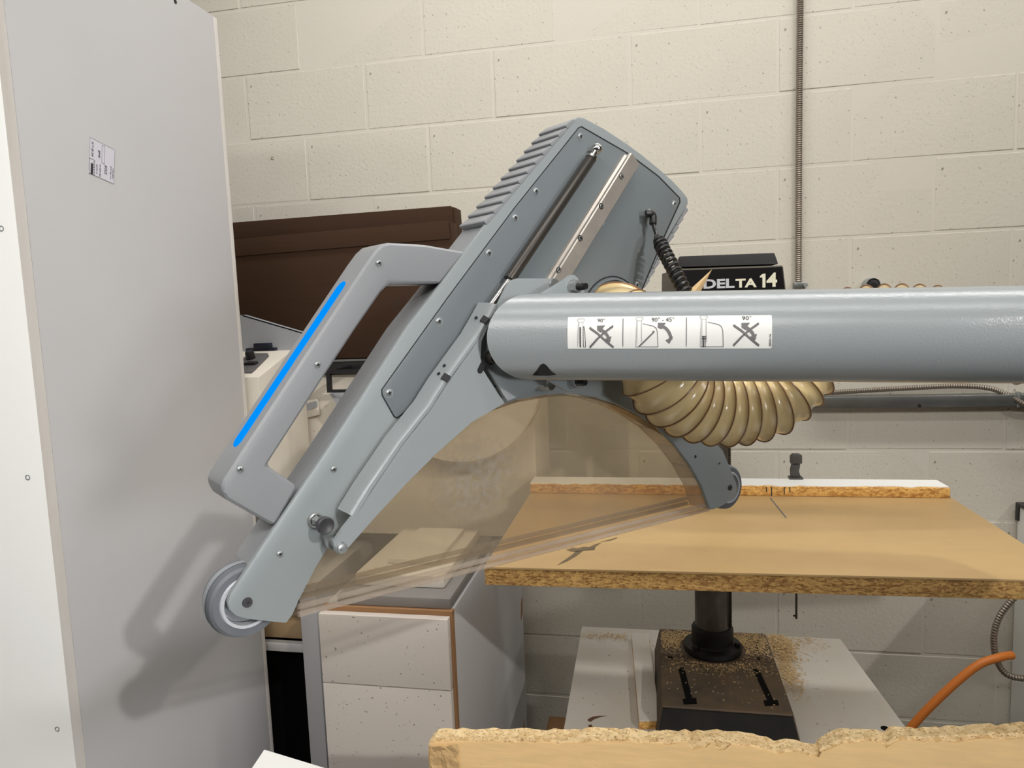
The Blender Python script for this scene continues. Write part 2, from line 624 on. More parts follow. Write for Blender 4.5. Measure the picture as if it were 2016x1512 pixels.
def block_mesh(name, w, seed):
    rnd = random.Random(seed)
    b = MB()
    b.box((0.004, 0, 0.004), (w - 0.004, 0.03, CH - 0.004))
    for v in b.bm.verts:
        v.co.x += rnd.uniform(-0.0012, 0.0012)
        v.co.z += rnd.uniform(-0.0010, 0.0010)
        if v.co.y < 0.01:
            v.co.y += rnd.uniform(-0.0012, 0.0012)
    b.bevel(0.0016, 2)
    bmesh.ops.recalc_face_normals(b.bm, faces=b.bm.faces)
    me = bpy.data.meshes.new(name)
    b.bm.to_mesh(me)
    b.bm.free()
    me.materials.append(M['block'])
    return me


BM_ = [block_mesh('block', CW, k) for k in range(6)]
for j in range(0, 18):                 # courses counted from the floor
    top = j - 12                       # course 12 ends on the line marked 0 in the photograph
    shift = 0.0 if (j % 2 == 0) else CW / 2 - 0.008
    for i in range(-2, 9):
        x = i * CW + shift
        if x < -1.0 or x > 3.6:
            continue
        if j < 7 and x < -0.5:
            continue
        o = link('block', BM_[(i * 3 + j * 5) % 6], wall)
        o.location = (x, random.uniform(-0.0008, 0.0008), j * CH)

# ------------------------------------------------------------------ blade guard (hangs in its own upright plane)
GDEG = 37.5
_ga = YAW - radians(GDEG)
GN = -V((sin(_ga), cos(_ga), 0))              # front normal, towards the operator
GU = V((cos(_ga), -sin(_ga), 0))              # along the guard, to the right and away
G0 = P(480, 1185, 0.56)
GROT = math.atan2(GU.y, GU.x)


def GW(x, y, off=0.0):
    return on_plane(x, y, G0 + GN * off, GN)


def gl(x, y, off=0.0):
    p = GW(x, y, off) - G0
    return V((p.dot(GU), -off, p.z))


def glw(p):
    """world point to guard coordinates"""
    p = V(p) - G0
    return V((p.dot(GU), -p.dot(GN), p.z))


guard = thing('blade_guard', 'big grey overhead saw blade guard with clear shield and glowing blue handle', 'blade guard', G0, GROT)
TH = 0.045                                    # housing thickness


def gprism(px, o0, o1):
    b = MB()
    b.prism([gl(x, y, o0) for x, y in px], (0, o0 - o1, 0))
    return b


ARC = [(648, 1077), (695, 1010), (755, 943), (815, 890), (880, 845), (950, 810), (1020, 787), (1080, 777), (1120, 775),
       (1170, 782), (1215, 796), (1255, 815), (1295, 842), (1330, 877), (1360, 917), (1382, 957), (1398, 1000)]
LEFT_EDGE = [(454, 1169), (493, 1110), (541, 1038), (642, 889), (725, 761), (800, 645), (868, 559), (916, 494), (960, 437)]
TOP = [(1000, 389), (1040, 342), (1080, 294), (1130, 236), (1139, 230), (1149, 231), (1190, 253), (1231, 280), (1264, 304),
       (1297, 331), (1326, 357), (1344, 376), (1355, 390), (1355, 402), (1305, 484), (1262, 580)]
plate_px = ([(564, 1228), (487, 1220), (463, 1213), (451, 1201), (448, 1186)] + LEFT_EDGE + TOP +
            [(1258, 640), (1290, 720), (1345, 800), (1424, 887), (1450, 950), (1452, 965), (1447, 980), (1420, 998), (1403, 1004)] +
            ARC[::-1] + [(620, 1122), (590, 1181), (577, 1211)])
gprism(plate_px, 0.0, -0.006).build('front_plate', M['guard_plate'], guard, bevel=0.0022)
house_px = ([(487, 1119)] + LEFT_EDGE[1:] + TOP + [(1258, 640), (1290, 720), (1345, 800), (1400, 862)] +
            [(1345, 862)] + [(x, y - 3) for x, y in ARC[::-1][5:]] + [(625, 1112), (618, 1126), (560, 1140)])
gprism(house_px, -0.0062, -TH).build('housing', M['guard_plastic'], guard, bevel=0.003)

# ribs moulded along both long edges of the upper housing
A, Bq = gl(957, 441), gl(1131, 235)
d = (Bq - A)
e = d.normalized()
outw = V((-e.z, 0, e.x))
NR = 11
for i in range(NR):
    p0 = A + d * (i / NR)
    p1 = A + d * ((i + 0.97) / NR)
    q = MB()
    q.prism([p0 - outw * 0.002, p1 - outw * 0.002, p1 + outw * 0.0012, p0 + outw * 0.0036 + e * 0.0015, p0 + outw * 0.0030], (0, TH * 0.97, 0))
    q.build('rib', M['guard_plastic'], guard, bevel=0.0006)
A, Bq = gl(1353, 410), gl(1268, 566)
d = (Bq - A)
e = d.normalized()
outw = V((-e.z, 0, e.x))
if outw.x < 0:
    outw = -outw
for i in range(9):
    p0 = A + d * (i / 9)
    p1 = A + d * ((i + 0.97) / 9)
    q = MB()
    q.prism([p0 - outw * 0.002, p1 - outw * 0.002, p1 + outw * 0.0012, p0 + outw * 0.0032 + e * 0.0015, p0 + outw * 0.0028], (0, TH * 0.97, 0))
    q.build('rib', M['guard_plastic'], guard, bevel=0.0006)

# textured cover with a dark shadow gap around it
cover_px = [(752, 779), (776, 822), (783, 824), (806, 807), (900, 775), (1100, 740), (1225, 650), (1267, 566), (1308, 468), (1340, 398),
            (1339, 389), (1297, 346), (1237, 301), (1145, 248), (1139, 251), (1011, 411), (880, 587), (751, 767)]
gprism(cover_px, 0.0007, -0.004).build('cover_gap', M['gap'], guard, smooth=False)
cx_ = sum(p[0] for p in cover_px) / len(cover_px)


def inset(px, dist):
    out = []
    n = len(px)
    for i in range(n):
        a, p, c = V(px[i - 1]), V(px[i]), V(px[(i + 1) % n])
        d1 = (p - a).normalized()
        d2 = (c - p).normalized()
        n1, n2 = V((-d1.y, d1.x)), V((-d2.y, d2.x))
        bis = (n1 + n2)
        bis = bis / max(0.3, bis.length ** 2 / 2)
        out.append(tuple(p + bis * dist))
    return out


area = sum(a[0] * c[1] - c[0] * a[1] for a, c in zip(cover_px, cover_px[1:] + cover_px[:1]))
cov_in = inset(cover_px, 2.2 if area > 0 else -2.2)
gprism(cov_in, 0.0018, -0.004).build('cover_panel', M['guard_cover'], guard, bevel=0.0008)


def screw_mesh(r, recess=True):
    b = MB()
    b.lathe([(0, -0.0012), (r * 0.55, -0.0012), (r * 0.9, -0.0004), (r, 0.001)][::-1] if recess else [(r, 0.001), (r * 0.9, -0.0004), (0, -0.0012)], (0, 0, 0), (0, 1, 0), 20, 0)
    for ang in (0.35, 0.35 + pi / 2):
        c, s_ = cos(ang), sin(ang)
        w, L = r * 0.13, r * 0.52
        pts = [(-L, -w), (L, -w), (L, w), (-L, w)]
        b.prism([(x * c - z * s_, -0.00155, x * s_ + z * c) for x, z in pts], (0, 0.0006, 0), 1)
    b.lathe([(r * 1.22, -0.0002), (r * 1.22, 0.0006), (r * 0.98, 0.0006), (r * 0.98, -0.0002)], (0, 0, 0), (0, 1, 0), 20, 2, close=True)
    bmesh.ops.recalc_face_normals(b.bm, faces=b.bm.faces)
    me = bpy.data.meshes.new('screw')
    b.bm.to_mesh(me)
    b.bm.free()
    for mm in (M['zinc'], M['gap'], M['guard_plate']):
        me.materials.append(mm)
    return me


SCREW = screw_mesh(0.0034)
SCREW_S = screw_mesh(0.0028)
for x, y in [(1142.5, 268.5), (1055, 377), (1014, 429), (962, 498.5), (864, 633), (766, 774), (1327, 401), (1185.6, 436.6), (1253.5, 561)]:
    o = link('screw', SCREW, guard, gl(x, y, 0.0019))
for x, y in [(657, 924), (551, 1091), (1415, 911)]:
    o = link('screw', SCREW_S, guard, gl(x, y, 0.0001))
for x, y, r in [(487, 1186, 0.0042), (1437, 960, 0.0042)]:
    b = MB()
    b.lathe([(0, 0.0), (r * 0.3, 0.0), (r * 0.35, -0.0012), (r * 0.9, -0.0012), (r, 0.0004), (r, 0.003)], (0, 0, 0), (0, 1, 0), 20)
    b.build('axle_bolt', M['knob_plastic'], guard, loc=gl(x, y, 0.0001))
b = MB()
b.lathe([(0, -0.0003), (0.002, -0.0003), (0.0022, 0.001)], (0, 0, 0), (0, 1, 0), 16)
b.build('pin_hole', M['gap'], guard, loc=gl(1369, 899, 0.0))

# handle: a C-shaped moulding with the light bar on its outer face
handle_px = [(920, 495), (838, 481), (768, 477), (752, 481), (740, 492), (722, 517), (600, 701), (478, 886), (441, 944), (436, 957), (437, 970),
             (446, 984), (541, 1038), (588, 958), (527, 917), (640, 741), (700, 650), (752, 575), (768, 560), (868, 559)]
hd = gprism(handle_px, -0.0015, -TH + 0.001).build('handle', M['guard_plastic'], guard, bevel=0.0055, seg=3)
for x, y in [(746, 518), (625.5, 718), (473, 924)]:
    link('screw', SCREW_S, hd, gl(x, y, -0.0012))
A, Bq = gl(488, 871, -0.0015), gl(690, 565, -0.0015)
e = (Bq - A).normalized()
outw = V((-e.z, 0, e.x))
q = MB()
hw, L = 0.0072, (Bq - A).length
pts = []
for k in range(9):
    t = -pi / 2 - pi * k / 8
    pts.append((0.0 + hw + hw * cos(t) if False else hw * cos(t), hw * sin(t)))
cap0 = [(hw * cos(pi / 2 + pi * k / 8), hw * sin(pi / 2 + pi * k / 8)) for k in range(9)]
cap1 = [(L + hw * cos(-pi / 2 + pi * k / 8), hw * sin(-pi / 2 + pi * k / 8)) for k in range(9)]
q.prism([A + e * s_ + V((0, 0.021 + w, 0)) - outw * 0.002 for s_, w in cap1 + cap0], outw * 0.0027)
q.build('light_bar', M['led'], hd, bevel=0.0004)['label'] = 'glowing blue light bar along the handle'

# wheels
def wheel(x, y, off, name='wheel'):
    w = bpy.data.objects.new(name, None)
    COL.objects.link(w)
    w.parent = guard
    w.empty_display_size = 0.02
    w.location = gl(x, y, off)
    ax = (0, 1, 0)
    b = MB()
    R, T = 0.0300, 0.024
    b.lathe([(0.0215, 0.0), (0.0265, 0.0), (0.0288, 0.002), (0.0297, 0.005), (0.0300, 0.008), (0.0300, 0.016), (0.0297, 0.019),
             (0.0288, 0.022), (0.0265, T), (0.0215, T)], (0, 0, 0), ax, 48, close=True)
    b.build('tire', M['tire'], w)
    b = MB()
    b.lathe([(0.0303, 0.0085), (0.0305, 0.0095), (0.0305, 0.0145), (0.0303, 0.0155)], (0, 0, 0), ax, 48, close=True)
    b.build('tread_band', M['tire_clear'], w)
    b = MB()
    b.lathe([(0.0182, -0.0012), (0.0205, -0.0016), (0.0215, 0.0), (0.0215, T), (0.0182, T)], (0, 0, 0), ax, 40, close=True)
    b.build('rim', M['rim'], w)
    b = MB()
    b.lathe([(0, 0.003), (0.007, 0.003), (0.008, 0.008), (0.0178, 0.008), (0.0178, 0.016), (0, 0.016)], (0, 0, 0), ax, 32)
    b.build('hub', M['machine_grey'], w)
    return w


wheel(487, 1186, -0.0075)
wheel(1437, 960, -0.0075)

# gas strut, ball stud and rod
b = MB()
p0, p1 = gl(1003, 551, 0.013), gl(1163, 313, 0.013)
ax = (p1 - p0)
b.lathe([(0, 0), (0.0058, 0), (0.0058, ax.length - 0.003), (0.0052, ax.length), (0, ax.length)], p0, ax, 20)
st = b.build('gas_strut', M['strut_black'], guard)
b = MB()
p2 = gl(962, 607, 0.013)
b.lathe([(0, 0), (0.0032, 0), (0.0032, (p0 - p2).length), (0, (p0 - p2).length)], p2, p0 - p2, 14)
b.build('rod', M['steel'], st)
b = MB()
p3 = gl(1175, 293, 0.013)
b.lathe([(0, 0), (0.0062, 0), (0.0062, 0.003), (0.0032, 0.004), (0.0032, (p3 - p1).length), (0, (p3 - p1).length)], p1 + ax.normalized() * 0.0, p3 - p1, 16)
b.lathe([(0, -0.006)] + [(0.006 * cos(t), 0.006 * sin(t)) for t in [-1.3, -0.9, -0.5, 0, 0.5, 0.9, 1.3]] + [(0, 0.006)], p3, (0, 1, 0), 18)
b.lathe([(0.0028, 0.0), (0.0028, 0.013)], p3, (0, 1, 0), 12)
b.build('ball_end', M['steel'], st)

# linear guide rail
p0, p1 = gl(1075, 572, 0.0018), gl(1233, 317, 0.0018)
e = (p1 - p0).normalized()
side = V((e.z, 0, -e.x))
prof = [(-0.0088, 0), (0.0088, 0), (0.0088, 0.004), (0.0066, 0.006), (0.0066, 0.008), (0.0088, 0.010), (0.0088, 0.0128), (0.0078, 0.0138),
        (-0.0078, 0.0138), (-0.0088, 0.0128), (-0.0088, 0.010), (-0.0066, 0.008), (-0.0066, 0.006), (-0.0088, 0.004)]
b = MB()
b.prism([p0 + side * s_ + V((0, -h, 0)) for s_, h in prof], p1 - p0)
rl = b.build('guide_rail', M['rail_steel'], guard)
for x, y in [(1223, 347), (1183.6, 406), (1142.5, 469), (1100, 532)]:
    b = MB()
    c = gl(x, y, 0.0156)
    b.lathe([(0.0034, -0.0002), (0.0034, 0.0), (0.0, 0.0)][::-1], c, (0, 1, 0), 18, 0)
    b.lathe([(0.0018, -0.0007), (0.0023, -0.0005), (0.0023, 0.0)], c + V((0.0003, 0, 0.0002)), (0, 1, 0), 14, 1)
    b.build('bolt_hole', [M['gap'], M['zinc']], rl)

# dust port for the hose
pc = gl(1207, 630, 0.0018)
b = MB()
b.lathe([(0.0440, 0.001), (0.0465, 0.001), (0.0465, -0.0015), (0.0450, -0.0015), (0.0450, -0.003), (0.0440, -0.003), (0.0440, 0.001)], pc, (0, 1, 0), 48, close=True)
b.build('dust_port', M['guard_cover'], guard)
b = MB()
b.lathe([(0.0475, 0.0004), (0.0485, 0.0004), (0.0485, -0.0008), (0.0475, -0.0008)], pc, (0, 1, 0), 48, close=True)
b.build('port_seal', M['gap'], guard)

# cable socket
c = gl(1272, 421, 0.0018)
b = MB()
b.lathe([(0, 0), (0.0052, 0), (0.0052, -0.005), (0.004, -0.006), (0.004, -0.010), (0, -0.010)], c, (0, 1, 0), 6)
b.build('cable_socket', M['zinc'], guard)

# pull knob that locks the arm
c = gl(619, 1023, 0.0002)
kn = MB()
kn.lathe([(0, 0), (0.0062, 0), (0.0062, -0.003), (0.0048, -0.0035), (0.0048, -0.0036)], c, (0, 1, 0), 24)
kn = kn.build('pull_knob', M['zinc'], guard)
b = MB()
b.lathe([(0, -0.0034), (0.0046, -0.0034), (0.0046, -0.0072), (0.0036, -0.0072), (0.0036, -0.0085), (0.0028, -0.0085), (0.0028, -0.014), (0, -0.014)], c, (0, 1, 0), 6)
b.build('nut', M['zinc'], kn)
b = MB()
b.lathe([(0, -0.012), (0.0036, -0.012), (0.0042, -0.016), (0.0062, -0.018), (0.0072, -0.0205), (0.0072, -0.0235), (0.0062, -0.0245), (0.0045, -0.0235), (0, -0.0228)], c, (0, 1, 0), 28)
b.build('grip', M['knob_plastic'], kn)

# bent sheet bracket that carries the guard
FB = 0.030
fold = [(690, 1014), (722, 961), (785, 868), (842, 797), (872, 749), (936, 660), (955, 627), (972, 596)]
br_px = [(x + 4, y + 2) for x, y in fold] + [(982, 598), (964, 634), (948, 672), (946, 703), (952, 730), (993, 794), (930, 830), (860, 892), (797, 955), (737, 1020), (684, 1080),
                (673, 1087), (660, 1081), (656, 1067), (676, 1038)]
b = gprism(br_px, FB, FB - 0.003)
fl_l = [gl(x, y, FB) for x, y in fold]
# rounded fold and flange swept along the edge: (outward, depth)
RB = 0.0045
prof_o = [(-RB - 0.001, 0.0)] + [(-RB + RB * sin(k * pi / 10), RB - RB * cos(k * pi / 10)) for k in range(6)] + [(0.0005, 0.010), (0.0015, 0.023)]
prof_i = [(w - 0.0028, d_) for w, d_ in prof_o[::-1][:2]] + [(-RB - 0.0010, 0.003)]
prof = prof_o + prof_i
secs = []
for i, p in enumerate(fl_l):
    e = (fl_l[min(i + 1, len(fl_l) - 1)] - fl_l[max(i - 1, 0)]).normalized()
    n_ = V((-e.z, 0, e.x))
    secs.append([b.bm.verts.new(p + n_ * w + V((0, d_, 0))) for w, d_ in prof])
for A_, B_ in zip(secs, secs[1:]):
    for k in range(len(prof)):
        b.bm.faces.new((A_[k], A_[(k + 1) % len(prof)], B_[(k + 1) % len(prof)], B_[k]))
b.bm.faces.new(secs[0])
b.bm.faces.new(secs[-1][::-1])
br = b.build('carrier_bracket', M['guard_metal'], guard)
e = (fl_l[-2] - fl_l[1]).normalized()
n_ = V((-e.z, 0, e.x))
diag = (n_ + V((0, -1, 0))).normalized()
tang = (n_ - V((0, -1, 0))).normalized()
for x, y in [(954, 628), (877, 742)]:
    c = gl(x, y, FB) - n_ * 0.0012 + V((0, 0.0012, 0))
    b = MB()
    w = 0.0032
    b.prism([c + e * (s1 * w) + tang * (s2 * w) - diag * 0.0012 for s1, s2 in [(-1, -1), (1, -1), (1, 1), (-1, 1)]], diag * 0.0024)
    b.build('square_slot', M['gap'], br)
for x, y in [(953, 626), (890, 722), (879, 738)]:
    b = MB()
    c = gl(x, y, FB) + n_ * 0.0006 + V((0, 0.012, 0))
    b.lathe([(0.0015, 0), (0.0015, 0.0012), (0, 0.0012)], c - n_ * 0.0004, n_, 12)
    b.build('pin_hole', M['gap'], br)
b = MB()
a, c = gl(945, 729, FB), gl(955, 708, FB)
e = (c - a).normalized()
s_ = V((e.z, 0, -e.x))
b.prism([a + e * (cos(t) * 0.003 + (0 if cos(t) < 0 else (c - a).length)) + s_ * sin(t) * 0.003 + V((0, -0.0004, 0)) for t in [k * pi / 6 + pi / 12 for k in range(12)]], (0, 0.001, 0))
b.build('slot', M['gap'], br)
b = MB()
c = gl(671, 1078, FB)
b.lathe([(0, -0.007), (0.0022, -0.007), (0.0024, -0.0045), (0.0040, -0.0040), (0.0042, -0.001), (0.0050, -0.001), (0.0050, 0.004), (0, 0.004)], c, (0, 1, 0), 20)
b.build('pivot_nut', M['zinc'], br)
b = MB()
c = gl(654, 1064, 0.012)
b.lathe([(0, -0.016), (0.004, -0.016), (0.004, 0.012), (0, 0.012)], c, (0, 1, 0), 14)
b.lathe([(0, -0.004), (0.0068, -0.004), (0.0068, 0.0), (0, 0.0)], c, (0, 1, 0), 14)
b.build('pivot_spacer', M['zinc'], br)
# socket bolt beside the tube
b = MB()
c = gl(966, 704, FB)
b.lathe([(0, -0.004), (0.0022, -0.004), (0.0026, -0.007), (0.0048, -0.007), (0.0052, -0.006), (0.0052, 0.0), (0.007, 0.0), (0.007, 0.003), (0, 0.003)], c, (0, 1, 0), 22)
b.build('socket_bolt', M['strut_black'], br)

# mounting plate between the tube and the housing
mp_px = [(979, 604), (999, 562), (1007, 552), (1018, 548), (1094, 548), (1114, 570), (1150, 600), (1160, 700), (1112, 745), (1090, 752), (1078, 764),
         (1062, 760), (1050, 770), (1000, 790), (993, 780), (962, 728), (962, 640)]
gprism(mp_px, 0.024, 0.020).build('mounting_plate', M['guard_metal'], guard, bevel=0.001)
for x, y in [(1085, 560), (1078, 757), (1040, 660), (1010, 700)]:
    b = MB()
    b.lathe([(0, -0.006), (0.0055, -0.006), (0.006, -0.005), (0.006, 0.018), (0, 0.018)], gl(x, y, 0.020), (0, 1, 0), 16)
    b.build('spacer', M['zinc'], guard)

# clear shield: two acrylic cheeks, an end wall along the arc and folded bottom rails
shield = bpy.data.objects.new('clear_shield', None)
COL.objects.link(shield)
shield.parent = guard
shield.empty_display_size = 0.02
sh_px = [(578, 1212)] + [(594, 1178), (624, 1117), (652, 1072)] + [(x, y + 2) for x, y in ARC[1:-1]] + [(1396, 1003)]
gprism(sh_px, -0.0075, -0.0097).build('front_cheek', M['plexi'], shield, smooth=False)
back = [p + V((0, 0.030, 0)) for p in [gl(x, y, -0.0097) for x, y in sh_px]]
b = MB()
b.prism(back, (0, 0.0022, 0))
b.build('back_cheek', M['plexi_back'], shield, smooth=False)
b = MB()
arc_l = [gl(x, y + 1, -0.0097) for x, y in ARC[4:]]
arc_l[-1] = gl(1396, 1001, -0.0097)
for a, c in zip(arc_l, arc_l[1:]):
    e = (c - a).normalized()
    n_ = V((-e.z, 0, e.x)) * -0.0018
    b.hexa([a, c, c + n_, a + n_], [p + V((0, 0.030, 0)) for p in (a, c, c + n_, a + n_)])
bmesh.ops.remove_doubles(b.bm, verts=b.bm.verts, dist=0.0004)
b.build('end_wall', M['plexi_edge'], shield)
for k, (dz, off) in enumerate([(0.0, -0.006), (0.0065, -0.0062), (0.001, -0.042), (0.0075, -0.042)]):
    a, c = gl(580, 1209, -0.0085), gl(1394, 1001, -0.0085)
    a, c = a + V((0.002, 0, dz)), c + V((-0.002, 0, dz))
    a.y = c.y = -off
    b = MB()
    b.tube([a, c], 0.0026, 10)
    b.build('bottom_rail', M['plexi_edge'], shield)

# ------------------------------------------------------------------ support tube
TA, TB = P(1100, 663, 0.659), P(2000, 659, 0.583)
tax = (TB - TA).normalized()
TR = 0.0400
tz = (V((0, 0, 1)) - tax * tax.z).normalized()
ty = tz.cross(tax) * -1            # towards the camera is -ty
if ty.y < 0:
    ty = -ty
END_OFF = 0.046
pl0 = G0 + GN * END_OFF
TO = TA + tax * ((pl0 - TA).dot(GN) / tax.dot(GN))
tube = thing('support_tube', 'thick horizontal grey painted tube carrying the blade guard, pictogram sticker on it', 'support tube', TO)


def tpt(s, th, r):
    """point of the tube relative to its end; th = 0 faces the camera, positive goes up"""
    return tax * s + r * (-ty * cos(th) + tz * sin(th))


b = MB()
SEG = 72
LEN = (TB - TO).length + 0.55


def ring(r, s_end=None):
    out = []
    for k in range(SEG):
        th = 2 * pi * k / SEG
        p = tpt(0, th, r)
        if s_end is None:
            s = -(p.dot(GN)) / tax.dot(GN)
            # notch cut low on the front of the tube end
            out.append(b.bm.verts.new(p + tax * s))
        else:
            out.append(b.bm.verts.new(p + tax * s_end))
    return out


o0, o1 = ring(TR), ring(TR, LEN)
i0, i1 = ring(TR - 0.004), ring(TR - 0.004, LEN)
for k in range(SEG):
    k2 = (k + 1) % SEG
    b.bm.faces.new((o0[k], o0[k2], o1[k2], o1[k]))
    b.bm.faces.new((i1[k], i1[k2], i0[k2], i0[k]))
    b.bm.faces.new((i0[k], i0[k2], o0[k2], o0[k]))
    b.bm.faces.new((o1[k], o1[k2], i1[k2], i1[k]))
b.build('tube_body', M['guard_metal'], tube)


def cyl_hit(x, y):
    """(s, theta) where the line of sight meets the tube"""
    d = ray(x, y)
    o = CAM - TO
    d1, o1_ = d - tax * d.dot(tax), o - tax * o.dot(tax)
    A_, B_, C_ = d1.dot(d1), 2 * d1.dot(o1_), o1_.dot(o1_) - TR * TR
    t = (-B_ - sqrt(max(0, B_ * B_ - 4 * A_ * C_))) / (2 * A_)
    p = o + d * t
    return p.dot(tax), math.atan2(p.dot(tz), -p.dot(ty))


s0, t0 = cyl_hit(1118, 628)
s1, t1 = cyl_hit(1519, 617)
s0b, t0b = cyl_hit(1118, 689)
s1b, t1b = cyl_hit(1519, 683)
tt, tb_ = (t0 + t1) / 2, (t0b + t1b) / 2


def sticker(u, v, lift=0.0006):
    """u across 0..1840, v down 0..285 in sticker units"""
    return tpt(s0 + (s1 - s0) * u / 1840, tt + (tb_ - tt) * v / 285, TR + lift)


b = MB()
NU, NV = 2, 14
cr = 14
def cell(u, v, lift):
    return b.bm.verts.new(sticker(u, v, lift))


us = [0, 8, 26, 1814, 1832, 1840]
vs_ = [0, 8, 26] + [26 + (259 - 26) * k / 12 for k in range(1, 12)] + [259, 277, 285]
go, gi = {}, {}
for j, v in enumerate(vs_):
    for i, u in enumerate(us):
        if (u in (0, 1840) and v in (0, 285)):
            continue
        go[i, j], gi[i, j] = cell(u, v, 0.0005), cell(u, v, 0.00005)
for j in range(len(vs_) - 1):
    for i in range(len(us) - 1):
        ks = [k for k in ((i, j), (i + 1, j), (i + 1, j + 1), (i, j + 1)) if k in go]
        b.bm.faces.new([go[k] for k in ks])
        b.bm.faces.new([gi[k] for k in ks[::-1]])
rim_e = [ed for ed in b.bm.edges if len(ed.link_faces) == 1 and ed.verts[0] in go.values()]
inv = {v: k for k, v in go.items()}
for ed in rim_e:
    k1, k2 = inv[ed.verts[0]], inv[ed.verts[1]]
    b.bm.faces.new((go[k1], go[k2], gi[k2], gi[k1]))
stk = b.build('sticker', M['sticker'], tube)
stk['label'] = 'silver warning sticker with three tilt pictograms'


def pr():
    return Print(lambda u, v: sticker(u, v, 0.0009))


def stext(body, x0, y0, x1, y1, rot=0, bold=0.0, m_='ink_dark'):
    p = pr()
    p.text(body, x0, y0, x1, y1, bold, rot)
    p.build('lettering', M[m_], stk, smooth=False)


stext('90°', 282, 20, 352, 55)
stext('90° - 45°', 782, 14, 985, 54)
stext('90°', 1584, 8, 1664, 46)
stext('400000-194', 1816, 165, 1834, 265, rot=-90, bold=0.01)


def arrow_cross(x, y):
    """tilt arrow struck through with a cross"""
    p = pr()
    arc = [(x + 110 + 55 * 0, y)]
    pts = []
    for k in range(7):
        t = k / 6
        pts.append((x + 95 + 85 * sin(t * 1.35), y + 40 + 95 * (1 - cos(t * 1.35)) + 18 * t))
    for a, c in zip(pts, pts[1:]):
        p.line([a, c], 26)
    p.fill([(x + 65, y + 2), (x + 140, y), (x + 118, y + 28), (x + 100, y + 62), (x + 66, y + 40)])
    p.fill([(x + 130, y + 122), (x + 200, y + 92), (x + 182, y + 150)])
    p.build('arrow_print', M['ink_grey'], stk, smooth=False)
    p = pr()
    p.line([(x, y + 22), (x + 70, y + 70), (x + 140, y + 130), (x + 215, y + 188)], 17)
    p.line([(x + 210, y + 8), (x + 135, y + 60), (x + 65, y + 120), (x, y + 188)], 17)
    p.build('cross_print', M['ink_grey'], stk, smooth=False)
    p = pr()
    for dy in (-9, 9):
        p.line([(x - 2, y + 22 + dy), (x + 70, y + 70 + dy), (x + 140, y + 130 + dy), (x + 217, y + 188 + dy)], 3)
        p.line([(x + 212, y + 8 + dy), (x + 135, y + 60 + dy), (x + 65, y + 120 + dy), (x - 2, y + 188 + dy)], 3)
    p.build('cross_outline', M['ink_dark'], stk, smooth=False)


arrow_cross(215, 82)
arrow_cross(1512, 68)
def one_print(name, mm, fn):
    p = pr()
    fn(p)
    p.build(name, M[mm], stk, smooth=False)


for x0, y0 in ((520, 25), (1095, 20)):
    one_print('divider_print', 'ink_grey', lambda p: p.line([(x0, y0), (x0, 262)], 7))
# upright blade in its slot, low blade behind the fence
one_print('blade_print', 'ink_dark', lambda p: p.line([(122, 100), (122, 268)], 11))
one_print('blade_print', 'ink_dark', lambda p: p.line([(172, 268), (152, 268), (150, 100), (156, 90), (166, 130), (172, 268)], 5))


def low_blade(p):
    p.line([(1250, 268), (1250, 180)], 10)
    p.line([(1235, 180), (1268, 180), (1268, 200), (1235, 200)], 6, closed=True)
    p.line([(1236, 200), (1236, 268)], 4)
    p.line([(1266, 200), (1266, 268), (1236, 268)], 4)


one_print('blade_print', 'ink_dark', low_blade)


def column_pic(x0, y0):
    def fn(p):
        p.line([(x0 + 10, y0), (x0 + 60, y0), (x0 + 70, y0 + 14), (x0 + 55, y0 + 32), (x0 + 15, y0 + 32), (x0, y0 + 14)], 5, closed=True)
        p.line([(x0 + 12, y0 + 32), (x0 + 4, 266)], 5)
        p.line([(x0 + 54, y0 + 32), (x0 + 58, 226)], 6)
        p.line([(x0 + 20, y0 + 32), (x0 + 16, 236)], 3)
    return fn


for x0, y0 in ((92, 20), (635, 10), (1215, 2)):
    one_print('column_print', 'ink_light', column_pic(x0, y0))


def tilted_blade(p):
    p.line([(672, 262), (735, 205), (798, 146)], 14)
    p.fill([(786, 140), (802, 128), (812, 140), (800, 156)])


one_print('tilted_blade_print', 'ink_grey', tilted_blade)
for x0, yy in ((705, 70), (1285, 60)):
    one_print('fence_print', 'ink_grey', lambda p: p.line([(x0, yy), (x0 + 95, yy + 22), (x0 + 120, yy + 40), (x0 + 130, yy + 70), (x0 + 138, 268), (x0 - 62, 268)], 5))
p = pr()
pts = [(865 + 95 * sin(k / 8 * 1.4), 90 + 110 * (1 - cos(k / 8 * 1.4)) + 20 * k / 8) for k in range(9)]
for a, c in zip(pts, pts[1:]):
    p.line([a, c], 26)
p.fill([(838, 62), (912, 64), (890, 92), (872, 120), (838, 104)])
p.fill([(908, 212), (978, 178), (945, 242)])
p.build('arrow_print', M['ink_grey'], stk, smooth=False)

# cut-out low on the tube end, seen as a dark mouth
p = MB()
pts = []
for x, y in [(1048, 738), (1056, 730), (1064, 718), (1070, 715), (1076, 719), (1086, 731), (1095, 737), (1080, 741), (1062, 742)]:
    s_, t_ = cyl_hit(x, min(y, 739))
    pts.append((s_, t_))
p.poly([tpt(s_, t_, TR + 0.0004) for s_, t_ in pts])
bmesh.ops.solidify(p.bm, geom=list(p.bm.faces), thickness=0.0006)
p.build('cut_out', M['gap'], tube)


def tl(p):
    return V(p) - TO


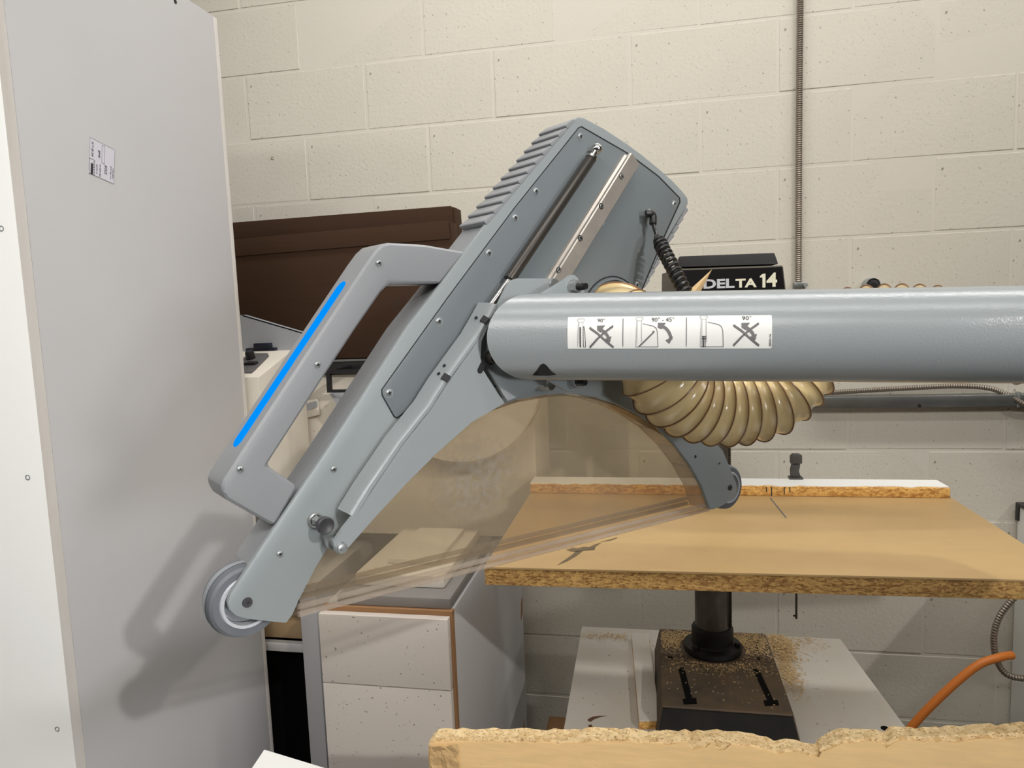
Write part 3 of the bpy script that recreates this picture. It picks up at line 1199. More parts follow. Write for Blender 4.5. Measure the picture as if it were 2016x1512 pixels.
# clamp ears welded to the tube with their studs
for ear, nut, stud in (([(1068, 585), (1068, 577), (1111, 551), (1124, 541), (1131, 541), (1137, 546), (1149, 566), (1155, 590)], (1128, 565), (1147, 568)),
                       ([(1060, 730), (1070, 742), (1110, 767), (1120, 771), (1132, 771), (1141, 764), (1148, 752), (1158, 730)], (1127, 751), (1143, 749))):
    b = MB()
    b.prism([tl(GW(x, y, 0.050)) for x, y in ear], GN * -0.0045)
    er = b.build('clamp_ear', M['guard_metal'], tube, bevel=0.0008)
    b = MB()
    c = tl(GW(nut[0], nut[1], 0.0502))
    b.lathe([(0.0072, 0), (0.0072, 0.0012), (0, 0.0012)], c, GN, 24)
    b.lathe([(0.0062, 0.0012), (0.0062, 0.0075), (0.0, 0.0075)], c, GN, 6)
    b.build('hex_nut', M['zinc'], er)
    b = MB()
    b.lathe([(0, -0.03), (0.0036, -0.03)] + [(0.0036 - 0.0005 * (k % 2), 0.0075 + k * 0.001) for k in range(10)] + [(0.003, 0.0182), (0, 0.0182)], c, GN, 16)
    b.build('stud', M['black_plastic'], er)

# ------------------------------------------------------------------ suction hose
hp = [(1212, 640, 0.80), (1240, 650, 0.772), (1268, 680, 0.765), (1298, 738, 0.768), (1350, 786, 0.785), (1430, 803, 0.80), (1515, 785, 0.81),
      (1575, 725, 0.815), (1615, 665, 0.82), (1700, 637, 0.82), (1850, 640, 0.81), (2000, 678, 0.80), (2150, 690, 0.79), (2700, 700, 0.80), (3400, 705, 0.82)]
hpts = [P(*q) for q in hp]
hpts[0] = GW(1212, 636, 0.004)
hpts[1] = GW(1220, 640, 0.030)
PITCH_N = 82
NS = PITCH_N * 8 + 1
path = smoothpath(hpts, NS)
HR = 0.0435
HO = path[0]
hose = thing('suction_hose', 'translucent amber spiral suction hose looping down behind the grey tube', 'hose', HO)
rel = [p - HO for p in path]
b = MB()
b.tube(rel, [HR - 0.0055 * (sin(pi * ((i % 8) / 8))) ** 0.8 for i in range(NS)], 36, caps=False)
b.build('hose_film', M['hose'], hose)
b = MB()
for k in range(0, PITCH_N + 1):
    i = min(k * 8, NS - 1)
    t = (rel[min(i + 1, NS - 1)] - rel[max(i - 1, 0)]).normalized()
    a = (V((0, 0, 1)) - t * t.z).normalized()
    c = t.cross(a)
    loop = [rel[i] + (HR + 0.0003) * (cos(2 * pi * j / 40) * a + sin(2 * pi * j / 40) * c) for j in range(41)]
    b.tube(loop, 0.00085, 5, caps=False)
b.build('wire_spiral', M['hose_wire'], hose)

# ------------------------------------------------------------------ coiled cable
c0 = GW(1272, 421, 0.012)
e0 = GW(1284, 424, 0.013)
cable = thing('coiled_cable', 'black coiled cable plugged into the side of the guard', 'cable', c0)
b = MB()
b.tube([v - c0 for v in smoothpath([c0, GW(1279, 420, 0.014), GW(1285, 424, 0.015), GW(1286, 432, 0.016), GW(1285.5, 441, 0.017)], 14)], 0.0042, 14)
b.build('elbow_plug', M['black_plastic'], cable)
q0 = GW(1285.5, 441, 0.017)
axis_pts = smoothpath([GW(1286, 441, 0.017), GW(1290, 455, 0.02), GW(1296, 470, 0.03), P(1305, 490, 0.775), P(1325, 528, 0.755), P(1350, 578, 0.735), P(1358, 596, 0.73)], 420)
cp = []
for i, p in enumerate(axis_pts):
    t = i / 419
    rr = 0.0060 * max(0.0, min(1.0, (t - 0.13) * 8))
    dd = (axis_pts[min(i + 1, 419)] - axis_pts[max(i - 1, 0)]).normalized()
    a = (V((0, 0, 1)) - dd * dd.z).normalized()
    c = dd.cross(a)
    turns = 15 * max(0, t - 0.13) / 0.87
    if t < 0.34:
        turns = 15 * (0.21 * ((t - 0.13) / 0.21) ** 1.4 if t > 0.13 else 0) / 0.87
    ph = 2 * pi * turns
    cp.append(p + rr * (cos(ph) * a + sin(ph) * c) - c0)
b = MB()
b.tube(cp, 0.0021, 8)
b.build('coil', M['black_plastic'], cable)

# ------------------------------------------------------------------ tall cabinet on the left
XS = 0.36                                     # its right side stands in this plane
yN, yF = -1.275, -0.715
zT = WX(425, 35, XS).z
tall = thing('tall_cabinet', 'tall white melamine cabinet at the left edge, its long side facing the saw guard', 'cabinet', (XS - 0.4, yN, 0))
TC = V((XS - 0.4, yN, 0))


def rb(b, lo, hi, org, mi=0):
    b.box(tuple(V(lo) - org), tuple(V(hi) - org), mi)


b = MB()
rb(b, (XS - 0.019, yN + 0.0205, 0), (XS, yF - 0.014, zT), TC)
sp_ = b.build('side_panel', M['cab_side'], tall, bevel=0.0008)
b = MB()
rb(b, (XS - 0.8, yN, 0), (XS, yN + 0.0195, zT), TC)
fp = b.build('front_panel', [M['cab_white']], tall, bevel=0.0008)
b = MB()
rb(b, (XS - 0.0015, yN + 0.0004, 0), (XS + 0.0006, yN + 0.0192, zT), TC)
b.build('edge_band', M['cab_edge'], tall)
b = MB()
rb(b, (XS - 0.8, yF - 0.0135, 0), (XS, yF, zT), TC)
b.build('back_panel', M['cab_edge'], tall, bevel=0.0008)
b = MB()
rb(b, (XS - 0.8, yN + 0.0205, zT - 0.02), (XS - 0.0195, yF - 0.014, zT - 0.001), TC)
b.build('top_panel', M['cab_white'], tall)
for x, y in [(3, 450), (55, 940), (113, 1435)]:
    c = WY(x, y, yN) - TC
    b = MB()
    b.lathe([(0, 0.0014), (0.0017, 0.0014), (0.0030, -0.0008), (0.0042, -0.0008), (0.0042, 0.001)], c, (0, 1, 0), 18)
    b.build('screw', M['zinc'], fp)
b = MB()
c = WX(345, 3, XS) - TC
b.lathe([(0, 0.0005), (0.0045, 0.0005), (0.005, -0.001)], c, (1, 0, 0), 16)
b.build('peg_hole', M['gap'], sp_)
# paper label glued on the side
LBL = [(176, 269), (226, 295), (224, 363), (174, 341)]
lc = [WX(x, y, XS) for x, y in LBL]


def lab(u, v, lift=0.0008):
    """u,v in 0..100 over the label (u to the right, v downwards)"""
    p = lc[0].lerp(lc[1], u / 100).lerp(lc[3].lerp(lc[2], u / 100), v / 100)
    return p + V((lift, 0, 0)) - TC


b = MB()
b.prism([lab(0, 0, 0.0001), lab(100, 0, 0.0001), lab(100, 100, 0.0001), lab(0, 100, 0.0001)], (0.0004, 0, 0))
lb = b.build('paper_label', mat('pale_lilac_label', (204, 202, 212), 0.5), tall)
for body, bx in [('19 x 70 3/4', (8, 10, 16, 50)), ('Back', (33, 25, 41, 46)), ('ROCS', (60, 58, 70, 82)), ('3/4 White Mel', (40, 62, 45, 96)),
                 ('Sheet: 4', (27, 66, 32, 92)), ('Shop MF 2-A', (83, 52, 88, 90)), ('Unit East', (91, 56, 96, 86))]:
    p = Print(lambda u, v: lab(u, v))
    p.text(body, bx[2], bx[1], bx[0], bx[3], 0.02, 90)
    p.build('lettering', M['ink_dark'], lb, smooth=False)
p = Print(lambda u, v: lab(u, v))
p.line([(48, 6), (59, 6), (59, 55), (48, 55)], 1.0, closed=True)
p.line([(1, 1), (99, 1), (99, 99), (1, 99)], 0.9, closed=True)
p.build('outline_print', M['ink_grey'], lb, smooth=False)
p = Print(lambda u, v: lab(u, v))
p.line([(1, 58), (21, 58), (21, 99), (1, 99)], 1.2, closed=True)
p.fill([(7, 69), (16, 69), (16, 98), (7, 98)])
for k in range(5):
    p.line([(16, 64 + k * 7), (21, 64 + k * 7)], 1.2)
p.build('diagram_print', M['ink_dark'], lb, smooth=False)

# ------------------------------------------------------------------ flat cartons leaning behind
def carton(name, y0, y1, tl_, tr_, zb, label):
    a, c = WY(tl_[0], tl_[1], y0), WY(tr_[0], tr_[1], y0)
    sl = (c.z - a.z) / (c.x - a.x)
    xl = a.x - 0.35
    zl = a.z - 0.35 * sl
    org = V(((xl + c.x) / 2, y0, zb))
    t = thing(name, label, 'carton', org, 0, 'flat cartons')
    b = MB()
    b.prism([V((xl, y0, zb)) - org, V((c.x + 0.02, y0, zb)) - org, V((c.x, y0, c.z)) - org, V((xl, y0, zl)) - org], (0, y1 - y0, 0))
    b.build('carton_body', M['cardboard'], t, bevel=0.004)
    b = MB()
    b.prism([V((xl, y0 - 0.004, a.z - 0.045 - 0.35 * sl)) - org, V((c.x + 0.003, y0 - 0.004, c.z - 0.045)) - org,
             V((c.x - 0.002, y0 - 0.002, c.z + 0.001)) - org, V((xl, y0 - 0.002, zl + 0.001)) - org], (0, 0.0035, 0))
    b.build('top_flap', M['cardboard'], t, bevel=0.001)
    b = MB()
    b.prism([V((c.x + 0.004, y0 + 0.004, c.z - 0.10)) - org, V((c.x + 0.004, y1 - 0.004, c.z - 0.10)) - org,
             V((c.x + 0.001, y1 - 0.004, c.z - 0.002)) - org, V((c.x + 0.001, y0 + 0.004, c.z - 0.002)) - org], (0.004, 0, 0))
    b.build('end_flap', M['cardboard'], t, bevel=0.001)
    return t


zcar = WY(690, 706, -0.40).z
carton('flat_carton', -0.40, -0.335, (461, 472), (883, 435), zcar, 'nearer brown flat carton standing on edge behind the glowing handle')
carton('flat_carton', -0.31, -0.235, (458, 439), (890, 406), zcar, 'taller brown flat carton standing against the block wall behind another carton')

# ------------------------------------------------------------------ cream machine behind the handle
mo = V((0.6, -0.34, 0.885))
mach = thing('workshop_machine', 'cream painted floor machine behind the guard handle, black rail along its top', 'machine', mo)
zt = zcar - 0.002
yM = -0.46
zb_rail = WY(690, 735, yM).z
b = MB()
rb(b, (0.20, yM, 0.885), (0.98, -0.22, zb_rail - 0.002), mo)
b.build('body', M['machine'], mach, bevel=0.006)
b = MB()
rb(b, (0.20, yM - 0.02, zb_rail), (0.98, -0.22, zt), mo)
b.build('black_rail', M['black_plastic'], mach, bevel=0.003)
a = WY(650, 713, yM - 0.024)
b = MB()
rb(b, (0.2, yM - 0.024, a.z + 0.001), (0.98, yM - 0.0205, a.z + 0.006), mo)
b.build('rail_trim', M['galv'], mach)
# black square frame on its front
p0, p1 = WY(641, 729, -0.60), WY(722, 772, -0.60)
b = MB()
w = 0.009
for lo, hi in (((p0.x, p1.z), (p0.x + w, p0.z)), ((p0.x + w, p1.z), (p1.x, p1.z + w * 0.7)), ((p0.x + w, p0.z - w), (p1.x, p0.z))):
    rb(b, (lo[0], -0.60, lo[1]), (hi[0], -0.588, hi[1]), mo)
rb(b, (p0.x, -0.588, p0.z - 0.012), (p0.x + 0.012, yM + 0.002, p0.z), mo)
rb(b, (p1.x - 0.012, -0.588, p0.z - 0.012), (p1.x, yM + 0.002, p0.z), mo)
b.build('black_frame', M['black_plastic'], mach)
b = MB()
b.prism([WY(648, 775, -0.57) - mo, WY(656, 775, -0.57) - mo, WY(676, 800, -0.57) - mo, WY(668, 804, -0.57) - mo], (0, 0.1, 0))
b.build('brace', M['machine_grey'], mach)
# recessed cup handle
c = [WY(x, y, yM - 0.012) - mo for x, y in [(590, 795), (600, 788), (624, 786), (628, 817), (592, 826)]]
b = MB()
b.prism(c, (0, 0.010, 0))
b.build('cup_rim', M['machine'], mach, bevel=0.002)
c = [WY(x, y, yM - 0.014) - mo for x, y in [(596, 797), (623, 789), (625, 800), (597, 812)]]
b = MB()
b.prism(c, (0, 0.003, 0))
b.build('cup_recess', M['machine_grey'], mach)

# round disc guard of the machine
dc = WY(898, 745, -0.56)
disc = thing('disc_sander', 'pale round machine disc seen through the guard handle and clear shield', 'disc sander', (dc.x, dc.y, dc.z - 0.2))
do = V((dc.x, dc.y, dc.z - 0.2))
b = MB()
RD = 0.205
b.lathe([(0, 0), (RD - 0.004, 0), (RD, 0.004), (RD, 0.03), (RD - 0.004, 0.034), (0, 0.034)], dc - do, (0, 1, 0), 64)
b.build('disc_cover', M['machine'], disc)
for x, y in [(783, 598), (729, 687)]:
    c = WY(x, y, -0.56) - do
    b = MB()
    b.lathe([(0, -0.001), (0.003, -0.001), (0.0035, 0.001)], c, (0, 1, 0), 12)
    b.build('screw', M['gap'], disc)
b = MB()
b.lathe([(0.06, 0.034), (0.06, 0.085), (0, 0.085)], dc - do, (0, 1, 0), 24)
b.build('hub', M['machine_grey'], disc)

# control console in front of the machine
yc = -0.70
c1 = WY(510, 742, yc)
co = V((0.42, yc, 1.0))
cons = thing('control_console', 'cream machine console with dark control plate beside the tall cabinet', 'console', co)
zr = WY(540, 691, yc + 0.16).z
b = MB()
xl = c1.x - 0.33
b.prism([V((xl, yc, 1.0)) - co, V((xl, yc, c1.z)) - co, V((xl, yc + 0.16, zr)) - co, V((xl, yc + 0.22, zr)) - co, V((xl, yc + 0.22, 1.0)) - co], (c1.x - xl, 0, 0))
b.build('body', M['machine'], cons, bevel=0.005)


def slope(x, y, lift=0.0):
    n = V((0, -(zr - c1.z), 0.16)).normalized()
    return on_plane(x, y, V((0, yc, c1.z)) + n * lift, n) - co


b = MB()
q = [slope(x, y, 0.003) for x, y in [(470, 733), (495, 733), (501, 728), (529, 700), (527, 695), (490, 695), (470, 712)]]
b.prism(q, V((0, 0.003, -0.004)) * 0.9)
cp_ = b.build('control_plate', M['panel_grey'], cons, bevel=0.001)
b = MB()
n = V((0, -(zr - c1.z), 0.16)).normalized()
b.lathe([(0, 0.02), (0.009, 0.02), (0.011, 0.014), (0.011, 0)], slope(494, 706, 0.003), n, 20)
b.build('knob', M['black_plastic'], cp_)
b = MB()
c = slope(488, 716, 0.003)
b.prism([c, c + V((0.028, 0, 0)), c + V((0.024, -0.01, -0.004)), c + V((-0.006, -0.01, -0.004))], n * 0.006)
b.build('switch', M['black_plastic'], cp_)
# slanted grey sheet metal hood behind the console
yh = -0.46
hq = [WY(x, y, yh - 0.06) for x, y in [(470, 619), (477, 620), (640, 668), (640, 705), (470, 705)]]
ho = V((hq[0].x, yh, hq[4].z))
b = MB()
hq = [V((hq[0].x - 0.2, hq[0].y, hq[0].z + 0.0))] + hq[1:4] + [V((hq[4].x - 0.2, hq[4].y, hq[4].z))]
b.prism([p - ho for p in hq], (0, 0.003, 0))
b.prism([p - ho for p in (hq[1], hq[2], hq[2] + V((0, 0.02, 0)), hq[1] + V((0, 0.02, 0)))], (0, 0, -0.003))
o = b.build('sheet_hood', M['machine_grey'], loc=ho)
tag(o, 'slanted grey sheet metal hood below the cartons, beside the tall cabinet', 'hood')
c = WY(515, 685, -0.535)
b = MB()
b.box((-0.045, 0, -0.012), (0.035, 0.03, 0.0))
b.box((-0.02, -0.004, -0.002), (0.022, 0.03, 0.012))
o = b.build('blue_clip', M['blue_dark'], loc=c, bevel=0.002)
tag(o, 'small dark blue plastic clip lying behind the control console', 'clip')

# ------------------------------------------------------------------ drawer cabinet, open cabinet, case
yD = -0.89
cR = WY(888, 1210, yD)
cL = WY(632, 1196, yD)
XR = cR.x
yDb = min(-0.03, WX(1033, 1300, XR).y)
zD = cR.z
dco = V(((cL.x + XR) / 2, yD, 0))
dcab = thing('drawer_cabinet', 'low white cabinet with two speckled drawer fronts under the guard', 'cabinet', dco)
b = MB()
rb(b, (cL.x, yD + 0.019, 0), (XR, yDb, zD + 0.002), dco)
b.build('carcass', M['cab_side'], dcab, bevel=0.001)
b = MB()
rb(b, (cL.x, yD + 0.003, 0), (XR + 0.001, yD + 0.0185, zD + 0.0045), dco)
b.build('front_frame', M['brown_edge'], dcab)
zdiv = WY(760, 1344, yD).z
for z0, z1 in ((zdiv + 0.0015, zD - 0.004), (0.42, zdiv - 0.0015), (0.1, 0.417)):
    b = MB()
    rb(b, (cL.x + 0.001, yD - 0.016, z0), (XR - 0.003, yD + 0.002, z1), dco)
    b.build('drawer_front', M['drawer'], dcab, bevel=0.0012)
b = MB()
for x, y, s_ in [(1027, 1197, 0.035), (1031, 1440, 0.03)]:
    c = WX(x, y, XR + 0.0004) - dco
    b.prism([c + V((0, -s_ * 0.5, -s_ * 0.9)), c + V((0, s_ * 0.4, -s_ * 0.6)), c + V((0, s_ * 0.5, s_)), c + V((0, -s_ * 0.2, s_ * 0.5))], (0.0004, 0, 0))
b.build('edge_chip', M['brown_edge'], dcab)
zc_ = zD + 0.0048
tc0 = V(((cL.x + XR) / 2, (yD + yDb) / 2, zc_))
case = thing('lidded_case', 'flat white lidded box in a grey tray on the drawer cabinet', 'case', tc0)
b = MB()
rb(b, (cL.x + 0.03, yD + 0.012, zc_), (XR - 0.004, yD + 0.40, zc_ + 0.022), tc0)
b.build('tray', M['case_grey'], case, bevel=0.004)
lq = WZ(846, 1170, zc_ + 0.05)
b = MB()
rb(b, (cL.x + 0.05, yD + 0.06, zc_ + 0.0222), (lq.x, yD + 0.37, zc_ + 0.048), tc0)
b.build('lid', M['machine'], case, bevel=0.005)
b = MB()
rb(b, (cL.x + 0.10, yD + 0.12, zc_ + 0.0482), (lq.x - 0.03, yD + 0.34, zc_ + 0.060), tc0)
b.build('lid_panel', M['machine'], case, bevel=0.004)

yO = -0.70
x0, x1 = WY(528, 1400, yO).x - 0.06, WY(637, 1400, yO).x
xs_ = WY(605, 1400, yO).x
zo_top = WY(560, 1150, yO).z
zs1, zs2, zs3 = WY(560, 1233, yO).z, WY(560, 1268, yO).z, WY(560, 1283, yO).z
oo = V(((x0 + x1) / 2, yO, 0))
ocab = thing('open_cabinet', 'narrow open white cabinet with black recesses between the tall cabinet and drawers', 'cabinet', oo)
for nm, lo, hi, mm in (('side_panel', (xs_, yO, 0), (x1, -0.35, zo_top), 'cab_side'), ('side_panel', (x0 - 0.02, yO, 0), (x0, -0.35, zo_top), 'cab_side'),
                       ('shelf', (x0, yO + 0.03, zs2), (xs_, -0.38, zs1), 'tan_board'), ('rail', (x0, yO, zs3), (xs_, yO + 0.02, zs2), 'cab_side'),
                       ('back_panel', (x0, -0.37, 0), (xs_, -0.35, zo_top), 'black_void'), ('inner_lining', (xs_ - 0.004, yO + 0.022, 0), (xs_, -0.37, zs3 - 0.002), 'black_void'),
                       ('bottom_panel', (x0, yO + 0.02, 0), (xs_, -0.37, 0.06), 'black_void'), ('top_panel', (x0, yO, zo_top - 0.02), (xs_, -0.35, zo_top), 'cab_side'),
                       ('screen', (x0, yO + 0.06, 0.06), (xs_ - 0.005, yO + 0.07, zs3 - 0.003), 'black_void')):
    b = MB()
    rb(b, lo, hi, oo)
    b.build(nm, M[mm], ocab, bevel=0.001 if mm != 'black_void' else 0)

# ------------------------------------------------------------------ drill press
ZBN = 0.515                                    # bench top
colc = WY(1402, 1200, -0.40)
colc.z = 0
ZB = 1.026                                   # table board top
dp = thing('drill_press', 'black bench drill press with silver lettering on its belt cover', 'drill press', (colc.x, colc.y, ZBN))
DO = V((colc.x, colc.y, ZBN))
zbase = WY(1402, 1278, -0.40).z
bq = [WZ(x, y, zbase) for x, y in [(1283, 1238), (1322, 1395), (1578, 1400), (1492, 1243)]]
bx0, bx1 = (bq[0].x + bq[1].x) / 2, (bq[2].x + bq[3].x) / 2
by0, by1 = (bq[1].y + bq[2].y) / 2, (bq[0].y + bq[3].y) / 2
b = MB()
b.hexa([V((bx0 - 0.015, by0 - 0.02, ZBN + 0.001)) - DO, V((bx1 + 0.015, by0 - 0.02, ZBN + 0.001)) - DO, V((bx1 + 0.015, by1 + 0.01, ZBN + 0.001)) - DO, V((bx0 - 0.015, by1 + 0.01, ZBN + 0.001)) - DO],
       [V((bx0, by0, zbase)) - DO, V((bx1, by0, zbase)) - DO, V((bx1, by1, zbase)) - DO, V((bx0, by1, zbase)) - DO])
base = b.build('base', M['dusty_iron'], dp, bevel=0.006)
b = MB()
b.hexa([V((bx0 - 0.012, by0 - 0.024, ZBN + 0.002)) - DO, V((bx1 + 0.012, by0 - 0.024, ZBN + 0.002)) - DO, V((bx1 + 0.008, by0 - 0.016, ZBN + 0.006)) - DO, V((bx0 - 0.008, by0 - 0.016, ZBN + 0.006)) - DO],
       [V((bx0 + 0.002, by0 - 0.006, zbase - 0.006)) - DO, V((bx1 - 0.002, by0 - 0.006, zbase - 0.006)) - DO, V((bx1 - 0.002, by0 + 0.003, zbase - 0.004)) - DO, V((bx0 + 0.002, by0 + 0.003, zbase - 0.004)) - DO])
b.build('front_lip', M['press_black'], base)
for px in ([(1335, 1314), (1347, 1314), (1363, 1374), (1371, 1374), (1372, 1385), (1346, 1386), (1344, 1376), (1350, 1375)],
           [(1482, 1317), (1494, 1317), (1523, 1378), (1531, 1378), (1534, 1388), (1506, 1389), (1503, 1379), (1511, 1378)]):
    b = MB()
    b.prism([WZ(x, y, zbase + 0.0012) - DO for x, y in px], (0, 0, -0.0014))
    b.build('tee_slot', M['black_void'], base)
for x, y in [(1320, 1295), (1496, 1297)]:
    b = MB()
    b.lathe([(0.006, 0), (0.006, 0.001), (0, 0.001)], WZ(x, y, zbase) - DO, (0, 0, 1), 14)
    b.build('bolt_hole', M['black_void'], base)
b = MB()
b.lathe([(0, 0.001), (0.070, 0.001), (0.072, 0.006), (0.070, 0.016), (0.054, 0.020), (0.051, 0.024), (0.051, 0.058), (0.047, 0.064), (0, 0.064)], V((0, 0, zbase - ZBN)), (0, 0, 1), 40)
fg = b.build('column_flange', M['press_black'], dp)
for k in range(3):
    t = radians(-90 + 75 + k * 120)
    b = MB()
    b.lathe([(0.008, 0), (0.008, 0.009), (0.0065, 0.011), (0, 0.011)], V((0.062 * cos(t), 0.062 * sin(t), zbase - ZBN + 0.017)), (0, 0, 1), 6)
    b.build('bolt', M['press_black'], fg)
RC = 0.0425
b = MB()
b.lathe([(RC, zbase + 0.064 - ZBN), (RC, 1.38 - ZBN)], (0, 0, 0), (0, 0, 1), 40)
b.build('column', M['column'], dp)
b = MB()
nt_ = 90
for k in range(nt_):
    z = zbase + 0.07 + k * 0.0052 - ZBN
    if z > 1.2 - ZBN:
        break
    b.prism([(RC - 0.004, -0.022, z), (RC + 0.003, -0.022, z), (RC + 0.003, -0.004, z), (RC - 0.004, -0.004, z)], (0, 0, 0.003))
b.box((RC - 0.006, -0.022, zbase + 0.068 - ZBN), (RC + 0.0006, -0.004, 1.2 - ZBN))
b.build('rack', M['column'], dp)

# belt cover: stepped front, side flaring back
yH = -0.70
up = lambda x, y, yy: WY(x, y, yy) - DO
b = MB()
lo = 640
f_lo = [up(1341, 529, yH), up(1542, 522, yH), up(1556, lo, yH - 0.006), up(1341, lo, yH - 0.006)]
k_lo = [p + V((0, 0.34, 0)) for p in f_lo]
k_lo[0] += V((-0.03, 0, 0.0))
k_lo[3] += V((-0.03, 0, 0))
b.hexa(f_lo, k_lo)
hdq = b.build('belt_cover', M['press_brown'], dp, bevel=0.004)
b = MB()
yU = yH + 0.02
f_up = [up(1337, 504.5, yU + 0.01), up(1525, 497.6, yU + 0.01), up(1533, 520, yU), up(1337, 526, yU)]
k_up = [p + V((0, 0.30, 0)) for p in f_up]
b.hexa(f_up, k_up)
b.build('cover_top', M['press_black'], dp, bevel=0.003)
b = MB()
sd = [up(1341, 529, yH + 0.004), up(1341, lo, yH + 0.002), V(up(1341, lo, yH + 0.002)) + V((-0.035, 0.30, 0.0)), up(1337, 506, yU + 0.02) + V((-0.03, 0.30, -0.02))]
b.prism(sd, (0.01, 0, 0))
b.build('cover_side', M['press_brown'], dp, bevel=0.002)
b = MB()
face = [up(1343, 532, yH - 0.0035), up(1540, 525.5, yH - 0.0035), up(1552, lo - 4, yH - 0.0095), up(1343, lo - 4, yH - 0.0095)]
b.prism(face, (0, 0.002, 0))
fc = b.build('decal', M['press_face'], dp)


def facept(x, y, lift=0.0):
    n = (face[1] - face[0]).cross(face[3] - face[0]).normalized()
    if n.y > 0:
        n = -n
    return on_plane(x, y, DO + face[0] + n * (0.0006 + lift), n) - DO


for body, bx, mm, bold in [('DEL', (1385, 550, 1446, 568.5), 'silver_letter', 0.035), ('TA', (1448, 549, 1490, 566.5), 'cream_letter', 0.035), ('4', (1509, 537, 1530, 565), 'cream_letter', 0.03)]:
    p = Print(facept)
    vs, fs = text_polys(body, bold)
    tiltk = -0.03
    out = [p.bm.verts.new(facept(bx[0] + (bx[2] - bx[0]) * a, bx[3] + (bx[1] - bx[3]) * c + tiltk * (bx[2] - bx[0]) * a)) for a, c in vs]
    for f in fs:
        p.bm.faces.new([out[i] for i in f])
    p.build('lettering', M[mm], fc, smooth=False)
p = Print(facept)
p.fill([(1502, 539), (1507, 538.6), (1507, 566), (1501, 566.2), (1501, 546), (1496, 546.6), (1496, 543.5)])
p.build('lettering', M['cream_letter'], fc, smooth=False)
b = MB()
NP = 8
for k in range(NP):
    pass
rows = []
for k in range(NP + 1):
    t = k / NP
    x0_, y0_ = 1354 + (1402 - 1354) * t, 574 + (530 - 574) * t
    x1_, y1_ = 1380 + (1402 - 1380) * t, 573 + (530 - 573) * t
    rows.append([facept(x0_ + (x1_ - x0_) * s_, y0_ + (y1_ - y0_) * s_, 0.001 + 0.010 * sin(pi * s_) * (1 - t)) for s_ in (0, 0.25, 0.5, 0.75, 1)])
vr = [[b.bm.verts.new(p) for p in r] for r in rows]
for r0, r1 in zip(vr, vr[1:]):
    for i in range(4):
        b.bm.faces.new((r0[i], r0[i + 1], r1[i + 1], r1[i]))
bmesh.ops.remove_doubles(b.bm, verts=b.bm.verts, dist=0.0002)
bmesh.ops.recalc_face_normals(b.bm, faces=b.bm.faces)
bmesh.ops.solidify(b.bm, geom=list(b.bm.faces), thickness=0.0006)
b.build('peeled_flap', M['peel'], fc)['label'] = 'tan corner of the decal peeling away'

# head casting, quill and chuck, motor behind (mostly hidden by the tube and hose)
ctr = (up(1341, 600, yH) + up(1549, 600, yH)) * 0.5
zc0, zc1 = up(1440, 700, yH + 0.1).z, f_lo[3].z - 0.001
b = MB()
b.hexa([V((ctr.x - 0.055, yH + 0.04, 0)) + V((0, -DO.y, zc0)), V((ctr.x + 0.055, yH + 0.04, 0)) + V((0, -DO.y, zc0)), V((ctr.x + 0.055, 0.05, zc0)), V((ctr.x - 0.055, 0.05, zc0))],
       [V((ctr.x - 0.075, yH + 0.02, 0)) + V((0, -DO.y, zc1)), V((ctr.x + 0.075, yH + 0.02, 0)) + V((0, -DO.y, zc1)), V((ctr.x + 0.075, 0.06, zc1)), V((ctr.x - 0.075, 0.06, zc1))])
b.build('head_casting', M['press_black'], dp, bevel=0.006)
qx = V((ctr.x, yH + 0.12 - DO.y, 0))
zq = up(1440, 800, yH + 0.12).z
b = MB()
b.lathe([(0.026, zc0 + 0.002), (0.026, zq + 0.03), (0.022, zq + 0.028), (0.02, zq), (0.012, zq - 0.03), (0, zq - 0.03)], qx, (0, 0, 1), 24)
b.build('chuck', M['column'], dp)
b = MB()
b.lathe([(0, 0), (0.065, 0), (0.07, 0.006), (0.07, 0.15), (0.06, 0.16), (0, 0.16)], V((ctr.x, yH + 0.46 - DO.y, zc1 - 0.12)), (0, 0, 1), 28)
b.build('motor', M['press_black'], dp)
b = MB()
hub = V((ctr.x + 0.075, yH + 0.14 - DO.y, (zc0 + zc1) / 2))
b.lathe([(0, 0), (0.024, 0), (0.024, 0.02), (0.014, 0.026), (0, 0.026)], hub, (1, 0, 0), 20)
b.build('feed_hub', M['column'], dp)

# drill table board and fence
xb0 = (WZ(960, 1120, ZB).x + WZ(1028, 985, ZB).x) / 2
xb1 = (WZ(1871, 979, ZB).x + WZ(2016, 1070, ZB).x) / 2
yb0, yb1 = WZ(1100, 1121, ZB).y, WZ(1700, 979, ZB).y
yb2 = WZ(1500, 936, ZB + 0.03).y
tb = V(((xb0 + xb1) / 2, yb0, ZB - 0.033))
table = thing('table_board', 'wide tan chipboard panel used as the drill press table', 'board', tb)
b = MB()
b.prism([V((xb0, yb0 + 0.002, ZB - 0.033)) - tb, V((xb1, yb0 + 0.026, ZB - 0.033)) - tb, V((xb1, yb2, ZB - 0.033)) - tb, V((xb0, yb2, ZB - 0.033)) - tb], (0, 0, 0.029), 0)
b.build('core', M['chip'], table, bevel=0.002)
b = MB()
b.prism([V((xb0, yb0, ZB - 0.0038)) - tb, V((xb1, yb0 + 0.024, ZB - 0.0038)) - tb, V((xb1, yb2, ZB - 0.0038)) - tb, V((xb0, yb2, ZB - 0.0038)) - tb], (0, 0, 0.0038), 0)
tp = b.build('top_skin', M['mdf'], table, bevel=0.0008)
p = Print(lambda x, y: WZ(x, y, ZB + 0.0005) - tb)
p.fill([(1515, 980), (1518, 980), (1549, 1019), (1547, 1020)])
p.build('pencil_mark', M['ink_grey'], tp, smooth=False)
stain = mat('dark_scuff', (96, 84, 66), 0.7, var=0.5, vscale=40, vcol=(150, 124, 84))
